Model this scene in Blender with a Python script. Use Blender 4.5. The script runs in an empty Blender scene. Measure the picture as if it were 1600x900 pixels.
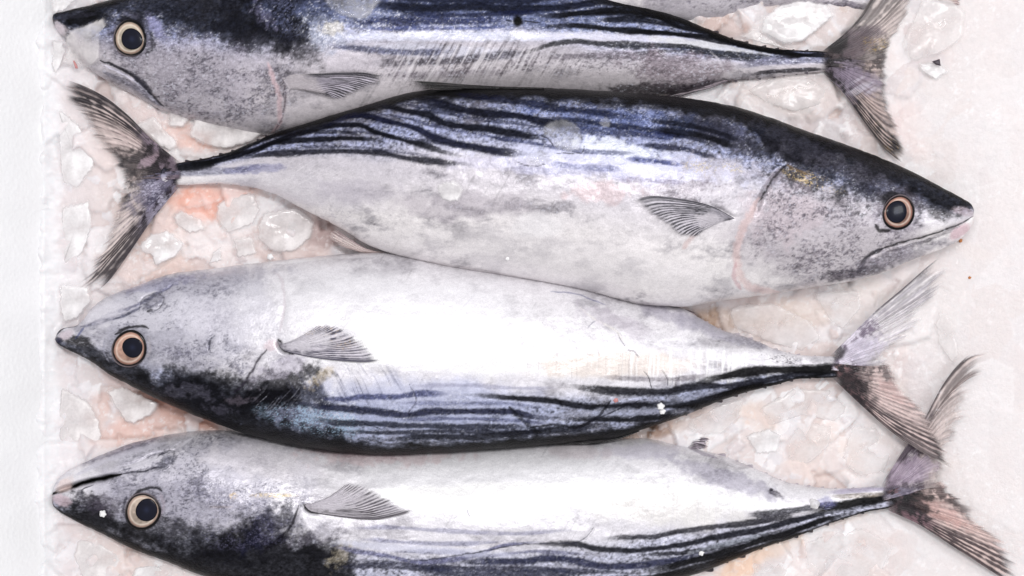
import bpy, math, random
import numpy as np

# ------------------------------------------------------------------ camera, lights, exposure
S = 0.00035            # metres per design unit (one design unit ~ 1/1600 of the view width)
D = 4500.0             # camera height above the ice, in design units
sc = bpy.context.scene
COL = sc.collection
cam_d = bpy.data.cameras.new("camera")
cam = bpy.data.objects.new("camera", cam_d)
COL.objects.link(cam)
cam.location = (0, 0, D * S)
cam.rotation_euler = (0, 0, 0)
cam_d.sensor_width = 36.0
cam_d.lens = 36.0 * D / 1600.0
cam_d.clip_start = 0.01
cam_d.clip_end = 100
sc.camera = cam

world = bpy.data.worlds.new("World")
sc.world = world
world.use_nodes = True
bg = world.node_tree.nodes["Background"]
# bright ceiling overhead, darker market hall towards the sides
_nt = world.node_tree
_tc = _nt.nodes.new('ShaderNodeTexCoord'); _sx = _nt.nodes.new('ShaderNodeSeparateXYZ')
_cr = _nt.nodes.new('ShaderNodeValToRGB')
_cr.color_ramp.elements[0].position = 0.10; _cr.color_ramp.elements[0].color = (0.30, 0.305, 0.32, 1)
_cr.color_ramp.elements[1].position = 0.80; _cr.color_ramp.elements[1].color = (0.99, 0.965, 0.985, 1)
_nt.links.new(_tc.outputs['Generated'], _sx.inputs[0]); _nt.links.new(_sx.outputs['Z'], _cr.inputs[0])
_nt.links.new(_cr.outputs[0], bg.inputs[0])
bg.inputs[1].default_value = 0.77

def area_light(name, loc, size, size_y, power, color):
    ld = bpy.data.lights.new(name, 'AREA')
    ld.shape = 'RECTANGLE'; ld.size = size; ld.size_y = size_y
    ld.energy = power; ld.color = color
    o = bpy.data.objects.new(name, ld); COL.objects.link(o)
    o.location = loc
    d = -np.array(loc)
    from mathutils import Vector
    o.rotation_euler = Vector(d).to_track_quat('-Z', 'Y').to_euler()
    return o
area_light("market_lamp", (0.12, 0.58, 2.3), 1.0, 0.28, 20, (1.0, 0.98, 0.975))
area_light("wall_fill_light", (1.7, 0.3, 1.5), 0.4, 0.7, 10, (0.96, 0.98, 1.0))  # unseen fill, placed at the right to brighten the foam wall

sc.view_settings.view_transform = 'Standard'
sc.view_settings.look = 'None'
sc.view_settings.exposure = 0.14
sc.view_settings.gamma = 1.0
sc.render.engine = 'CYCLES'
try:
    sc.cycles.use_denoising = True
    sc.cycles.transparent_max_bounces = 16
    sc.cycles.max_bounces = 8
except Exception:
    pass

# ------------------------------------------------------------------ numeric helpers
def h2(ix, iy, seed):
    n = (ix.astype(np.int64) * 374761393 + iy.astype(np.int64) * 668265263 + seed * 2147483647) & 0xFFFFFFFF
    n = ((n ^ (n >> 13)) * 1274126177) & 0xFFFFFFFF
    n = (n ^ (n >> 16)) & 0xFFFFFFFF
    n = ((n ^ (n >> 15)) * 2246822519) & 0xFFFFFFFF
    n = (n ^ (n >> 13)) & 0xFFFFFFFF
    return n / 4294967295.0

def vn(x, y, seed=0):
    x = np.asarray(x, float); y = np.asarray(y, float)
    fx = np.floor(x); fy = np.floor(y)
    tx = x - fx; ty = y - fy
    tx = tx * tx * (3 - 2 * tx); ty = ty * ty * (3 - 2 * ty)
    ix = fx.astype(np.int64); iy = fy.astype(np.int64)
    a = h2(ix, iy, seed); b = h2(ix + 1, iy, seed)
    c = h2(ix, iy + 1, seed); d = h2(ix + 1, iy + 1, seed)
    return (a * (1 - tx) + b * tx) * (1 - ty) + (c * (1 - tx) + d * tx) * ty

def fbm(x, y, seed=0, octv=4, gain=0.5):
    s = 0; amp = 1; tot = 0
    ca, sa = math.cos(0.6), math.sin(0.6)
    for k in range(octv):
        s = s + amp * vn(x, y, seed + 17 * k); tot += amp
        amp *= gain
        x, y = (ca * x - sa * y) * 2.03 + 11.3, (sa * x + ca * y) * 2.03 - 7.1
    return s / tot            # 0..1, mean .5

def sst(a, b, x):
    t = np.clip((x - a) / (b - a), 0, 1)
    return t * t * (3 - 2 * t)

def pchip(pts):
    pts = sorted(pts)
    X = np.array([p[0] for p in pts], float); Y = np.array([p[1] for p in pts], float)
    h = np.diff(X); d = np.diff(Y) / h
    m = np.zeros(len(X))
    m[0] = d[0]; m[-1] = d[-1]
    for i in range(1, len(X) - 1):
        if d[i - 1] * d[i] > 0:
            w1 = 2 * h[i] + h[i - 1]; w2 = h[i] + 2 * h[i - 1]
            m[i] = (w1 + w2) / (w1 / d[i - 1] + w2 / d[i])
    def f(x):
        x = np.clip(np.asarray(x, float), X[0], X[-1])
        i = np.clip(np.searchsorted(X, x, side='right') - 1, 0, len(X) - 2)
        t = (x - X[i]) / h[i]
        t2 = t * t; t3 = t2 * t
        return (2*t3 - 3*t2 + 1) * Y[i] + (t3 - 2*t2 + t) * h[i] * m[i] + (-2*t3 + 3*t2) * Y[i+1] + (t3 - t2) * h[i] * m[i+1]
    return f

def polycurve(pts, n):
    """smooth resample of a polyline by arc length -> (n,2)"""
    P = np.array(pts, float)
    L = np.concatenate([[0], np.cumsum(np.hypot(*np.diff(P, axis=0).T))])
    t = np.linspace(0, L[-1], n)
    fx = pchip(list(zip(L, P[:, 0]))); fy = pchip(list(zip(L, P[:, 1])))
    return np.stack([fx(t), fy(t)], 1)

def segdist(px, py, pts):
    best = np.full(px.shape, 1e9)
    tt = np.zeros(px.shape)
    n = len(pts) - 1
    for i in range(n):
        ax, ay = pts[i]; bx, by = pts[i + 1]
        dx, dy = bx - ax, by - ay
        t = np.clip(((px - ax) * dx + (py - ay) * dy) / (dx * dx + dy * dy + 1e-9), 0, 1)
        d = np.hypot(px - ax - t * dx, py - ay - t * dy)
        m = d < best
        best = np.where(m, d, best)
        tt = np.where(m, (i + t) / n, tt)
    return best, tt

def lin(c):
    c = np.array(c, float) / 255.0
    return np.where(c <= 0.04045, c / 12.92, ((c + 0.055) / 1.055) ** 2.4)

# design plane (px, py, height) -> world metres ; and back
def W(px, py, z, zref=None):
    zr = z if zref is None else zref
    k = (D - zr) / D
    return (px - 800.0) * k * S, -(py - 450.0) * k * S, z * S
def P_of(Xm, Ym, z):
    k = D / (D - z)
    return 800.0 + Xm / S * k, 450.0 - Ym / S * k

# ------------------------------------------------------------------ mesh helpers
def grid_faces(nu, nv, wrap_u=False, off=0, flip=False):
    iu = np.arange(nu if wrap_u else nu - 1); iv = np.arange(nv - 1)
    U, V = np.meshgrid(iu, iv, indexing='ij')
    a = U * nv + V; b = ((U + 1) % nu) * nv + V
    c = b + 1; d = a + 1
    f = np.stack([a, b, c, d], -1).reshape(-1, 4) + off
    return f[:, ::-1] if flip else f

def make_mesh(name, co, faces, mat, parent=None, col=None, surf=None, smooth=True):
    me = bpy.data.meshes.new(name)
    co = np.ascontiguousarray(co, dtype=np.float32)
    faces = np.asarray(faces)
    n = len(co); m = len(faces); k = faces.shape[1]
    me.vertices.add(n); me.vertices.foreach_set('co', co.ravel())
    me.loops.add(m * k); me.loops.foreach_set('vertex_index', faces.astype(np.int32).ravel())
    me.polygons.add(m)
    me.polygons.foreach_set('loop_start', np.arange(0, m * k, k, dtype=np.int32))
    me.polygons.foreach_set('loop_total', np.full(m, k, dtype=np.int32))
    me.polygons.foreach_set('use_smooth', np.full(m, smooth, dtype=bool))
    me.update(calc_edges=True)
    me.validate()
    if col is not None:
        if col.shape[1] == 3: col = np.concatenate([col, np.ones((n, 1))], 1)
        at = me.color_attributes.new('Col', 'FLOAT_COLOR', 'POINT')
        at.data.foreach_set('color', np.ascontiguousarray(col, dtype=np.float32).ravel())
    if surf is not None:
        at = me.color_attributes.new('Surf', 'FLOAT_COLOR', 'POINT')
        if surf.shape[1] == 3: surf = np.concatenate([surf, np.ones((n, 1))], 1)
        at.data.foreach_set('color', np.ascontiguousarray(surf, dtype=np.float32).ravel())
    me.materials.append(mat)
    o = bpy.data.objects.new(name, me)
    COL.objects.link(o)
    if parent is not None:
        o.parent = parent
        o.matrix_parent_inverse = parent.matrix_world.inverted()
    return o

def recentre(o, c):
    """move a mesh object's origin to world point c"""
    me = o.data
    n = len(me.vertices); a = np.empty(n * 3, dtype=np.float32)
    me.vertices.foreach_get('co', a)
    a = a.reshape(-1, 3) - np.array(c, dtype=np.float32)
    me.vertices.foreach_set('co', a.ravel()); me.update()
    o.location = c

def tag(o, label, cat, group=None, kind=None):
    if label: o['label'] = label
    if cat: o['category'] = cat
    if group: o['group'] = group
    if kind: o['kind'] = kind
    return o

def root_empty(name, px, py, z, label, cat, group=None):
    o = bpy.data.objects.new(name, None); COL.objects.link(o)
    o.location = W(px, py, z); o.empty_display_size = 0.02
    bpy.context.view_layer.update()
    return tag(o, label, cat, group)

# ------------------------------------------------------------------ materials
def new_mat(name):
    m = bpy.data.materials.new(name); m.use_nodes = True
    nt = m.node_tree
    return m, nt, nt.nodes['Principled BSDF']

def attr(nt, name):
    a = nt.nodes.new('ShaderNodeAttribute'); a.attribute_name = name
    return a

def noise(nt, scale, detail=3, rough=0.6, coord='Object', vec=(1, 1, 1)):
    tc = nt.nodes.new('ShaderNodeTexCoord'); mp = nt.nodes.new('ShaderNodeMapping')
    mp.inputs['Scale'].default_value = vec
    nz = nt.nodes.new('ShaderNodeTexNoise'); nz.inputs['Scale'].default_value = scale
    nz.inputs['Detail'].default_value = detail; nz.inputs['Roughness'].default_value = rough
    nt.links.new(tc.outputs[coord], mp.inputs[0]); nt.links.new(mp.outputs[0], nz.inputs['Vector'])
    return nz

def skin_material():
    m, nt, b = new_mat('wet_fish_skin')
    c = attr(nt, 'Col'); s = attr(nt, 'Surf')
    sep = nt.nodes.new('ShaderNodeSeparateColor'); nt.links.new(s.outputs['Color'], sep.inputs[0])
    nz = noise(nt, 1500, 2, 0.7, vec=(1, 1, 1))
    # fine grain in the skin colour
    hsv = nt.nodes.new('ShaderNodeMix'); hsv.data_type = 'RGBA'; hsv.blend_type = 'MULTIPLY'
    rm = nt.nodes.new('ShaderNodeMapRange'); rm.inputs[3].default_value = 0.62; rm.inputs[4].default_value = 1.30
    rm.inputs[1].default_value = 0.25; rm.inputs[2].default_value = 0.75
    nt.links.new(nz.outputs['Fac'], rm.inputs[0])
    cc = nt.nodes.new('ShaderNodeCombineColor')
    for i in range(3): nt.links.new(rm.outputs[0], cc.inputs[i])
    hsv.inputs[0].default_value = 0.35
    nt.links.new(c.outputs['Color'], hsv.inputs[6]); nt.links.new(cc.outputs[0], hsv.inputs[7])
    nt.links.new(hsv.outputs[2], b.inputs['Base Color'])
    nt.links.new(sep.outputs[0], b.inputs['Roughness'])
    nt.links.new(sep.outputs[1], b.inputs['Metallic'])
    b.inputs['IOR'].default_value = 1.4
    b.inputs['Specular IOR Level'].default_value = 0.08
    bw = nt.nodes.new('ShaderNodeRGBToBW'); nt.links.new(c.outputs['Color'], bw.inputs[0])
    cw = nt.nodes.new('ShaderNodeMapRange'); cw.inputs[1].default_value = .01; cw.inputs[2].default_value = .22
    cw.inputs[3].default_value = .03; cw.inputs[4].default_value = .5
    nt.links.new(bw.outputs[0], cw.inputs[0]); nt.links.new(cw.outputs[0], b.inputs['Coat Weight'])
    b.inputs['Coat Roughness'].default_value = 0.07
    b.inputs['Coat IOR'].default_value = 1.33
    nb = noise(nt, 700, 4, 0.65)
    bp = nt.nodes.new('ShaderNodeBump'); bp.inputs['Distance'].default_value = 0.0008
    nt.links.new(sep.outputs[2], bp.inputs['Strength'])
    nt.links.new(nb.outputs['Fac'], bp.inputs['Height'])
    nt.links.new(bp.outputs[0], b.inputs['Normal'])
    nb2 = noise(nt, 170, 4, 0.62)
    bp2 = nt.nodes.new('ShaderNodeBump'); bp2.inputs['Distance'].default_value = 0.0008; bp2.inputs['Strength'].default_value = 0.5
    nt.links.new(nb2.outputs['Fac'], bp2.inputs['Height'])
    nt.links.new(bp2.outputs[0], b.inputs['Coat Normal'])
    return m

def fin_material():
    m, nt, b = new_mat('fin_membrane')
    c = attr(nt, 'Col')
    nt.links.new(c.outputs['Color'], b.inputs['Base Color'])
    nt.links.new(c.outputs['Alpha'], b.inputs['Alpha'])
    b.inputs['Roughness'].default_value = 0.33
    b.inputs['Coat Weight'].default_value = 0.3; b.inputs['Coat Roughness'].default_value = 0.1
    nb = noise(nt, 900, 3, 0.6)
    bp = nt.nodes.new('ShaderNodeBump'); bp.inputs['Distance'].default_value = 0.0006; bp.inputs['Strength'].default_value = 0.5
    nt.links.new(nb.outputs['Fac'], bp.inputs['Height']); nt.links.new(bp.outputs[0], b.inputs['Normal'])
    return m

def bed_material():
    m, nt, b = new_mat('crushed_ice_melt')
    c = attr(nt, 'Col')
    nt.links.new(c.outputs['Color'], b.inputs['Base Color'])
    b.inputs['Subsurface Weight'].default_value = 0.25
    b.inputs['Coat Weight'].default_value = 0.55; b.inputs['Coat Roughness'].default_value = 0.05; b.inputs['Coat IOR'].default_value = 1.33
    nbc = noise(nt, 240, 4, 0.7); bpc = nt.nodes.new('ShaderNodeBump'); bpc.inputs['Distance'].default_value = 0.001; bpc.inputs['Strength'].default_value = 0.7
    nt.links.new(nbc.outputs['Fac'], bpc.inputs['Height']); nt.links.new(bpc.outputs[0], b.inputs['Coat Normal'])
    b.inputs['Subsurface Radius'].default_value = (1.0, 0.75, 0.7)
    b.inputs['Subsurface Scale'].default_value = 0.004
    b.inputs['IOR'].default_value = 1.31
    nr = noise(nt, 60, 3)
    mr = nt.nodes.new('ShaderNodeMapRange'); mr.inputs[1].default_value = .35; mr.inputs[2].default_value = .65; mr.inputs[3].default_value = 0.08; mr.inputs[4].default_value = 0.45
    nt.links.new(nr.outputs['Fac'], mr.inputs[0]); nt.links.new(mr.outputs[0], b.inputs['Roughness'])
    nb = noise(nt, 330, 6, 0.72)
    bp = nt.nodes.new('ShaderNodeBump'); bp.inputs['Distance'].default_value = 0.0008; bp.inputs['Strength'].default_value = 0.6
    nt.links.new(nb.outputs['Fac'], bp.inputs['Height']); nt.links.new(bp.outputs[0], b.inputs['Normal'])
    return m

def ice_material(name='clear_milky_ice', opac=0.72, tint=(0.87, 0.835, 0.83), rough=0.22):
    m, nt, b = new_mat(name)
    b.inputs['IOR'].default_value = 1.31
    nz = noise(nt, 110, 6, 0.68)
    rp = nt.nodes.new('ShaderNodeMapRange'); rp.inputs[1].default_value = 0.35; rp.inputs[2].default_value = 0.7
    rp.inputs[3].default_value = 0.90; rp.inputs[4].default_value = 1.0
    nt.links.new(nz.outputs['Fac'], rp.inputs[0])
    mx = nt.nodes.new('ShaderNodeVectorMath'); mx.operation = 'SCALE'
    mx.inputs[0].default_value = tint
    nt.links.new(rp.outputs[0], mx.inputs['Scale']); nt.links.new(mx.outputs[0], b.inputs['Base Color'])
    # cloudy inclusions : milkier where the cloud is, clearer elsewhere
    ra = nt.nodes.new('ShaderNodeMapRange'); ra.inputs[1].default_value = 0.35; ra.inputs[2].default_value = 0.65
    ra.inputs[3].default_value = opac * .55; ra.inputs[4].default_value = min(1, opac * 1.45)
    nz2 = noise(nt, 70, 4, 0.6); nt.links.new(nz2.outputs['Fac'], ra.inputs[0])
    ea = attr(nt, 'Edge')      # ice thins out towards its rim
    mu = nt.nodes.new('ShaderNodeMath'); mu.operation = 'MULTIPLY'
    nt.links.new(ra.outputs[0], mu.inputs[0]); nt.links.new(ea.outputs['Fac'], mu.inputs[1])
    nt.links.new(mu.outputs[0], b.inputs['Alpha'])
    b.inputs['Coat Weight'].default_value = 0.5; b.inputs['Coat Roughness'].default_value = 0.04
    b.inputs['Roughness'].default_value = rough
    b.inputs['Subsurface Weight'].default_value = 0.0
    b.inputs['Subsurface Radius'].default_value = (1, .9, .9); b.inputs['Subsurface Scale'].default_value = 0.003
    nb = noise(nt, 330, 6, 0.7)
    bp = nt.nodes.new('ShaderNodeBump'); bp.inputs['Distance'].default_value = 0.0008; bp.inputs['Strength'].default_value = 0.45
    nt.links.new(nb.outputs['Fac'], bp.inputs['Height']); nt.links.new(bp.outputs[0], b.inputs['Normal'])
    return m

def foam_material():
    m, nt, b = new_mat('expanded_foam')
    tc = nt.nodes.new('ShaderNodeTexCoord')
    vo = nt.nodes.new('ShaderNodeTexVoronoi'); vo.inputs['Scale'].default_value = 420
    nt.links.new(tc.outputs['Object'], vo.inputs['Vector'])
    nz = noise(nt, 35, 4)
    mr = nt.nodes.new('ShaderNodeMapRange'); mr.inputs[3].default_value = 0.87; mr.inputs[4].default_value = 0.94
    nt.links.new(nz.outputs['Fac'], mr.inputs[0])
    vm = nt.nodes.new('ShaderNodeVectorMath'); vm.operation = 'SCALE'; vm.inputs[0].default_value = (0.985, 0.99, 1.0)
    nt.links.new(mr.outputs[0], vm.inputs['Scale']); nt.links.new(vm.outputs[0], b.inputs['Base Color'])
    b.inputs['Roughness'].default_value = 0.38
    b.inputs['Coat Weight'].default_value = 0.25; b.inputs['Coat Roughness'].default_value = 0.15
    bp = nt.nodes.new('ShaderNodeBump'); bp.inputs['Distance'].default_value = 0.0007; bp.inputs['Strength'].default_value = 0.35
    nt.links.new(vo.outputs['Distance'], bp.inputs['Height']); nt.links.new(bp.outputs[0], b.inputs['Normal'])
    return m

def plain(name, rgb, rough=0.4, coat=0.0, metal=0.0):
    m, nt, b = new_mat(name)
    nz = noise(nt, 300, 3)
    mr = nt.nodes.new('ShaderNodeMapRange'); mr.inputs[3].default_value = 0.85; mr.inputs[4].default_value = 1.1
    nt.links.new(nz.outputs['Fac'], mr.inputs[0])
    vm = nt.nodes.new('ShaderNodeVectorMath'); vm.operation = 'SCALE'; vm.inputs[0].default_value = tuple(lin(rgb))
    nt.links.new(mr.outputs[0], vm.inputs['Scale']); nt.links.new(vm.outputs[0], b.inputs['Base Color'])
    b.inputs['Roughness'].default_value = rough; b.inputs['Metallic'].default_value = metal
    b.inputs['Coat Weight'].default_value = coat; b.inputs['Coat Roughness'].default_value = 0.03
    return m

def eye_material():
    m, nt, b = new_mat('eye_surface')
    c = attr(nt, 'Col')
    nt.links.new(c.outputs['Color'], b.inputs['Base Color'])
    b.inputs['Roughness'].default_value = 0.3
    b.inputs['Specular IOR Level'].default_value = 0.1; b.inputs['Coat Weight'].default_value = 0.14; b.inputs['Coat Roughness'].default_value = 0.09
    return m

SKIN = skin_material(); FIN = fin_material(); BED = bed_material()
ICE = ice_material(); ICE_CLEAR = ice_material('wet_clear_ice', 0.24, (0.80, 0.80, 0.84), 0.12)
ICE_SOFT = ice_material('soft_sunken_ice', 0.40, (0.92, 0.885, 0.88), 0.2)
ICE_MILK = ice_material('opaque_white_ice', 0.85, (0.92, 0.905, 0.91), 0.3)
FOAM = foam_material(); EYE = eye_material()
CRUMB = plain('white_ice_grain', (240, 240, 240), 0.35)
FLECK = plain('pink_flesh_fleck', (196, 134, 132), 0.4)
DARKBIT = plain('dark_fin_shred', (60, 50, 60), 0.4)
RUST = plain('rust_brown_crumb', (190, 120, 60), 0.5)

# ------------------------------------------------------------------ paint layers (skin markings, with some highlights, sheen and shade painted in)
def mask_of(L, px, py):
    k = L[0]
    if k == 'blob':      # cx, cy, rx, ry, rot, noise amp, noise scale
        _, cx, cy, rx, ry, rot, na, ns = L[:8]
        r = math.radians(rot); c, s = math.cos(r), math.sin(r)
        dx = px - cx; dy = py - cy
        d = np.sqrt(((dx * c + dy * s) / rx) ** 2 + ((-dx * s + dy * c) / ry) ** 2)
        d = d + na * (fbm(px / ns, py / ns, int(cx + cy) % 97, 5, 0.62) - 0.5) * 2
        return 1 - sst(0.55, 1.15, d)
    if k == 'stripe':    # pts, width, noise
        _, pts, w, nz = L[:4]
        f = pchip(pts); x0 = min(p[0] for p in pts); x1 = max(p[0] for p in pts)
        wob = 2.6 * (fbm(px / 30., py / 30., 5, 3) - 0.5)
        d = np.abs(py - f(px) + wob)
        T = max(12.0, 0.16 * (x1 - x0))
        tap = sst(x0 - 6, x0 + T, px) * (1 - sst(x1 - T, x1 + 6, px))
        gr = fbm(px / 7., py / 3., 31, 4, 0.7) - 0.5
        ww = w * .88 * (0.45 + 0.75 * tap) * (1 + 0.5 * (fbm(px / 45., py / 45., 8, 2) - 0.5) * 2)
        m = 1 - sst(0.50, 1.25, d / ww + nz * gr)
        return m * tap ** 0.7
    if k == 'line':      # pts, width, noise
        _, pts, w, nz = L[:4]
        P = polycurve(pts, max(6, 5 * len(pts))) if len(pts) > 2 else np.array(pts, float)
        m = np.zeros(px.shape)
        sel = (px > P[:, 0].min() - 4 * w - 4) & (px < P[:, 0].max() + 4 * w + 4) & (py > P[:, 1].min() - 4 * w - 4) & (py < P[:, 1].max() + 4 * w + 4)
        x = px[sel]; y = py[sel]
        if len(x) == 0: return m
        d, t = segdist(x + 2 * (vn(x / 9., y / 9., 3) - .5), y + 2 * (vn(x / 9., y / 9., 4) - .5), [tuple(p) for p in P])
        tap = np.minimum(1, 0.35 + 5 * np.minimum(t, 1 - t))
        g = fbm(x / 5., y / 5., 12, 3, .6) - .5
        m[sel] = 1 - sst(0.3, 1.2, d / (w * tap) + nz * g)
        return m
    if k in ('above', 'below'):   # curve pts, softness, noise amp, noise scale : dark on the smaller-y / larger-y side
        _, pts, soft, na, ns = L[:5]
        f = pchip(pts)
        x0 = min(p[0] for p in pts); x1 = max(p[0] for p in pts)
        d = (f(px) - py) if k == 'above' else (py - f(px))
        d = d / soft + na * (fbm(px / ns, py / ns, 41, 5, 0.6) - 0.5) * 2
        return sst(-0.6, 0.6, d) * sst(x0 - 25, x0 + 1, px) * (1 - sst(x1 - 1, x1 + 25, px))
    if k == 'hatch':     # cx,cy,rx,ry,rot, hatch angle, period, thresh
        _, cx, cy, rx, ry, rot, ang, per, th = L[:9]
        base = mask_of(('blob', cx, cy, rx, ry, rot, 0.35, 25.), px, py)
        a = math.radians(ang)
        q = px * math.cos(a) + py * math.sin(a); p = -px * math.sin(a) + py * math.cos(a)
        q = q + 3 * (vn(px / 22., py / 22., 77) - .5)
        n = vn(q / per, p / (per * 22), 51) * 0.6 + vn(q / (per * .6), p / (per * 14), 52) * 0.4
        return base * sst(th, th + 0.22, n)
    if k == 'speck':     # cx,cy,rx,ry,rot, scale, thresh
        _, cx, cy, rx, ry, rot, sc_, th = L[:8]
        base = mask_of(('blob', cx, cy, rx, ry, rot, 0.3, 25.), px, py)
        wq = 4 * (fbm(px / 9., py / 9., 60, 2) - .5)
        n = .66 * fbm((px + wq) / (sc_ * .62), (py - wq) / (sc_ * .42), 63, 4, 0.72) + .34 * fbm(px / 34., py / 24., 64, 3)
        return base * sst(th - .05, th + 0.13, n)
    raise ValueError(k)

def paint(col, layers, px, py):
    """each layer: (shape..., colour rgb255, strength)"""
    col = col.copy()
    for L in layers:
        k = L[0]
        if k in ('blob', 'hatch', 'speck'):
            R = 1.75 * max(L[3], L[4]) + 4
            bb = (L[1] - R, L[1] + R, L[2] - R, L[2] + R)
        else:
            q = np.array(L[1], float)
            if k == 'stripe' or k == 'line': e = 3.5 * L[2] + 6; bb = (q[:, 0].min() - e, q[:, 0].max() + e, q[:, 1].min() - e, q[:, 1].max() + e)
            else: bb = (q[:, 0].min() - 26, q[:, 0].max() + 26, -1e9, 1e9)
        sel = (px > bb[0]) & (px < bb[1]) & (py > bb[2]) & (py < bb[3])
        if not sel.any(): continue
        m = (mask_of(L, px[sel], py[sel]) * L[-1])[:, None]
        col[sel] = col[sel] * (1 - m) + lin(L[-2]) * m
    return col

# ------------------------------------------------------------------ fish body
class Fish:
    pass

def gsmooth(a, n):
    k = np.exp(-0.5 * (np.arange(-3 * n, 3 * n + 1) / n) ** 2); k /= k.sum()
    p = np.concatenate([np.full(3 * n, a[0]), a, np.full(3 * n, a[-1])])
    return np.convolve(p, k, 'valid')

def build_body(F):
    top = pchip(F.top); bot = pchip(F.bot)
    x0 = F.top[0][0]; x1 = F.top[-1][0]
    if x0 > x1: x0, x1 = x1, x0
    step = F.step
    xs = np.arange(x0, x1, step)
    e = np.array([0.02, 0.15, 0.4, 0.8, 1.4, 2.2, 3.2])
    xs = np.unique(np.concatenate([xs[(xs > x0 + 3.5) & (xs < x1 - 3.5)], x0 + e, x1 - e]))
    yt = top(xs); yb = bot(xs)
    ry = np.maximum((yb - yt) / 2, 0.05); yc = (yt + yb) / 2
    gx = np.linspace(x0, x1, 800)
    gr = (bot(gx) - top(gx)) / 2
    grs = gsmooth(gr, 14)
    rz = np.minimum(np.interp(xs, gx, grs), ry * 1.05) * np.interp(xs, [F.nose_lo, F.nose_hi], [F.k0, F.k1])
    zc = np.interp(xs, [p[0] for p in F.zc], [p[1] for p in F.zc])
    F.fn = (top, bot, lambda x: np.interp(x, xs, rz), lambda x: np.interp(x, xs, zc))
    NT = F.nt; NB = 36
    th = np.concatenate([np.linspace(0, math.pi, NT), np.linspace(math.pi, 2 * math.pi, NB)[1:-1]])
    u = -np.cos(th); sn = np.sin(th)
    PX = np.repeat(xs[:, None], len(th), 1)
    PY = yc[:, None] + ry[:, None] * u[None, :]
    edge = (fbm(PX / 9., PY / 60., F.seed, 3) - 0.5) * 1.6 * np.sign(u)[None, :] * (np.abs(u)[None, :] ** 4)
    PY = PY + edge * sst(2, 15, ry)[:, None]
    H = np.sign(sn) * np.abs(sn) ** 0.86
    Z = zc[:, None] + rz[:, None] * H[None, :]
    k = (D - zc[:, None]) / D
    X = (PX - 800) * k; Y = -(PY - 450) * k
    # position seen straight above for laying out the skin paint
    qx = 800 + X * D / (D - Z); qy = 450 - Y * D / (D - Z)
    upm = sst(0.0, 0.35, sn)[None, :]
    # relief : low lumps + grooves
    dz = (fbm(qx / 70., qy / 50., F.seed + 3, 3) - 0.5) * 5 + (fbm(qx / 14., qy / 9., F.seed + 5, 3) - .5) * 1.1
    for (pts, w, dep) in F.grooves:
        P = polycurve(pts, 5 * len(pts)) if len(pts) > 2 else np.array(pts, float)
        sel = (qx > P[:, 0].min() - 3 * w) & (qx < P[:, 0].max() + 3 * w) & (qy > P[:, 1].min() - 3 * w) & (qy < P[:, 1].max() + 3 * w)
        d, t = segdist(qx[sel], qy[sel], [tuple(p) for p in P])
        tap = np.minimum(1, 0.2 + 4 * np.minimum(t, 1 - t))
        dz[sel] -= dep * np.exp(-(d / w) ** 2) * tap
    for (cx, cy, rx, ry_, hgt) in F.bumps:
        d = ((qx - cx) / rx) ** 2 + ((qy - cy) / ry_) ** 2
        dz += hgt * np.exp(-d)
    Z = Z + dz * upm * sst(1, 12, ry)[:, None]
    F.q = (qx, qy)
    tq = top(qx); bq = bot(qx)
    v = np.clip((qy - tq) / np.maximum(bq - tq, 1), 0, 1)
    if F.back_down: v = 1 - v
    v = np.where(sn[None, :] < -1e-6, np.where(u[None, :] * (1 if F.back_down else -1) > 0, 0.02, 0.97), v)
    col, surf = skin_colour(F, qx, qy, v)
    n = PX.size
    co = np.stack([X * S, Y * S, Z * S], -1).reshape(-1, 3)
    NV = len(th)
    # wrap around the section: append faces between last and first
    faces = grid_faces(len(xs), NV)
    a = np.arange(len(xs) - 1) * NV
    wrapf = np.stack([a + NV - 1, a + NV + NV - 1, a + NV, a], 1)
    faces = np.concatenate([faces, wrapf])
    faces = faces[:, ::-1]
    o = make_mesh('body', co, faces, SKIN, F.root, col.reshape(n, 3), surf.reshape(n, 3))
    return o

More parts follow.
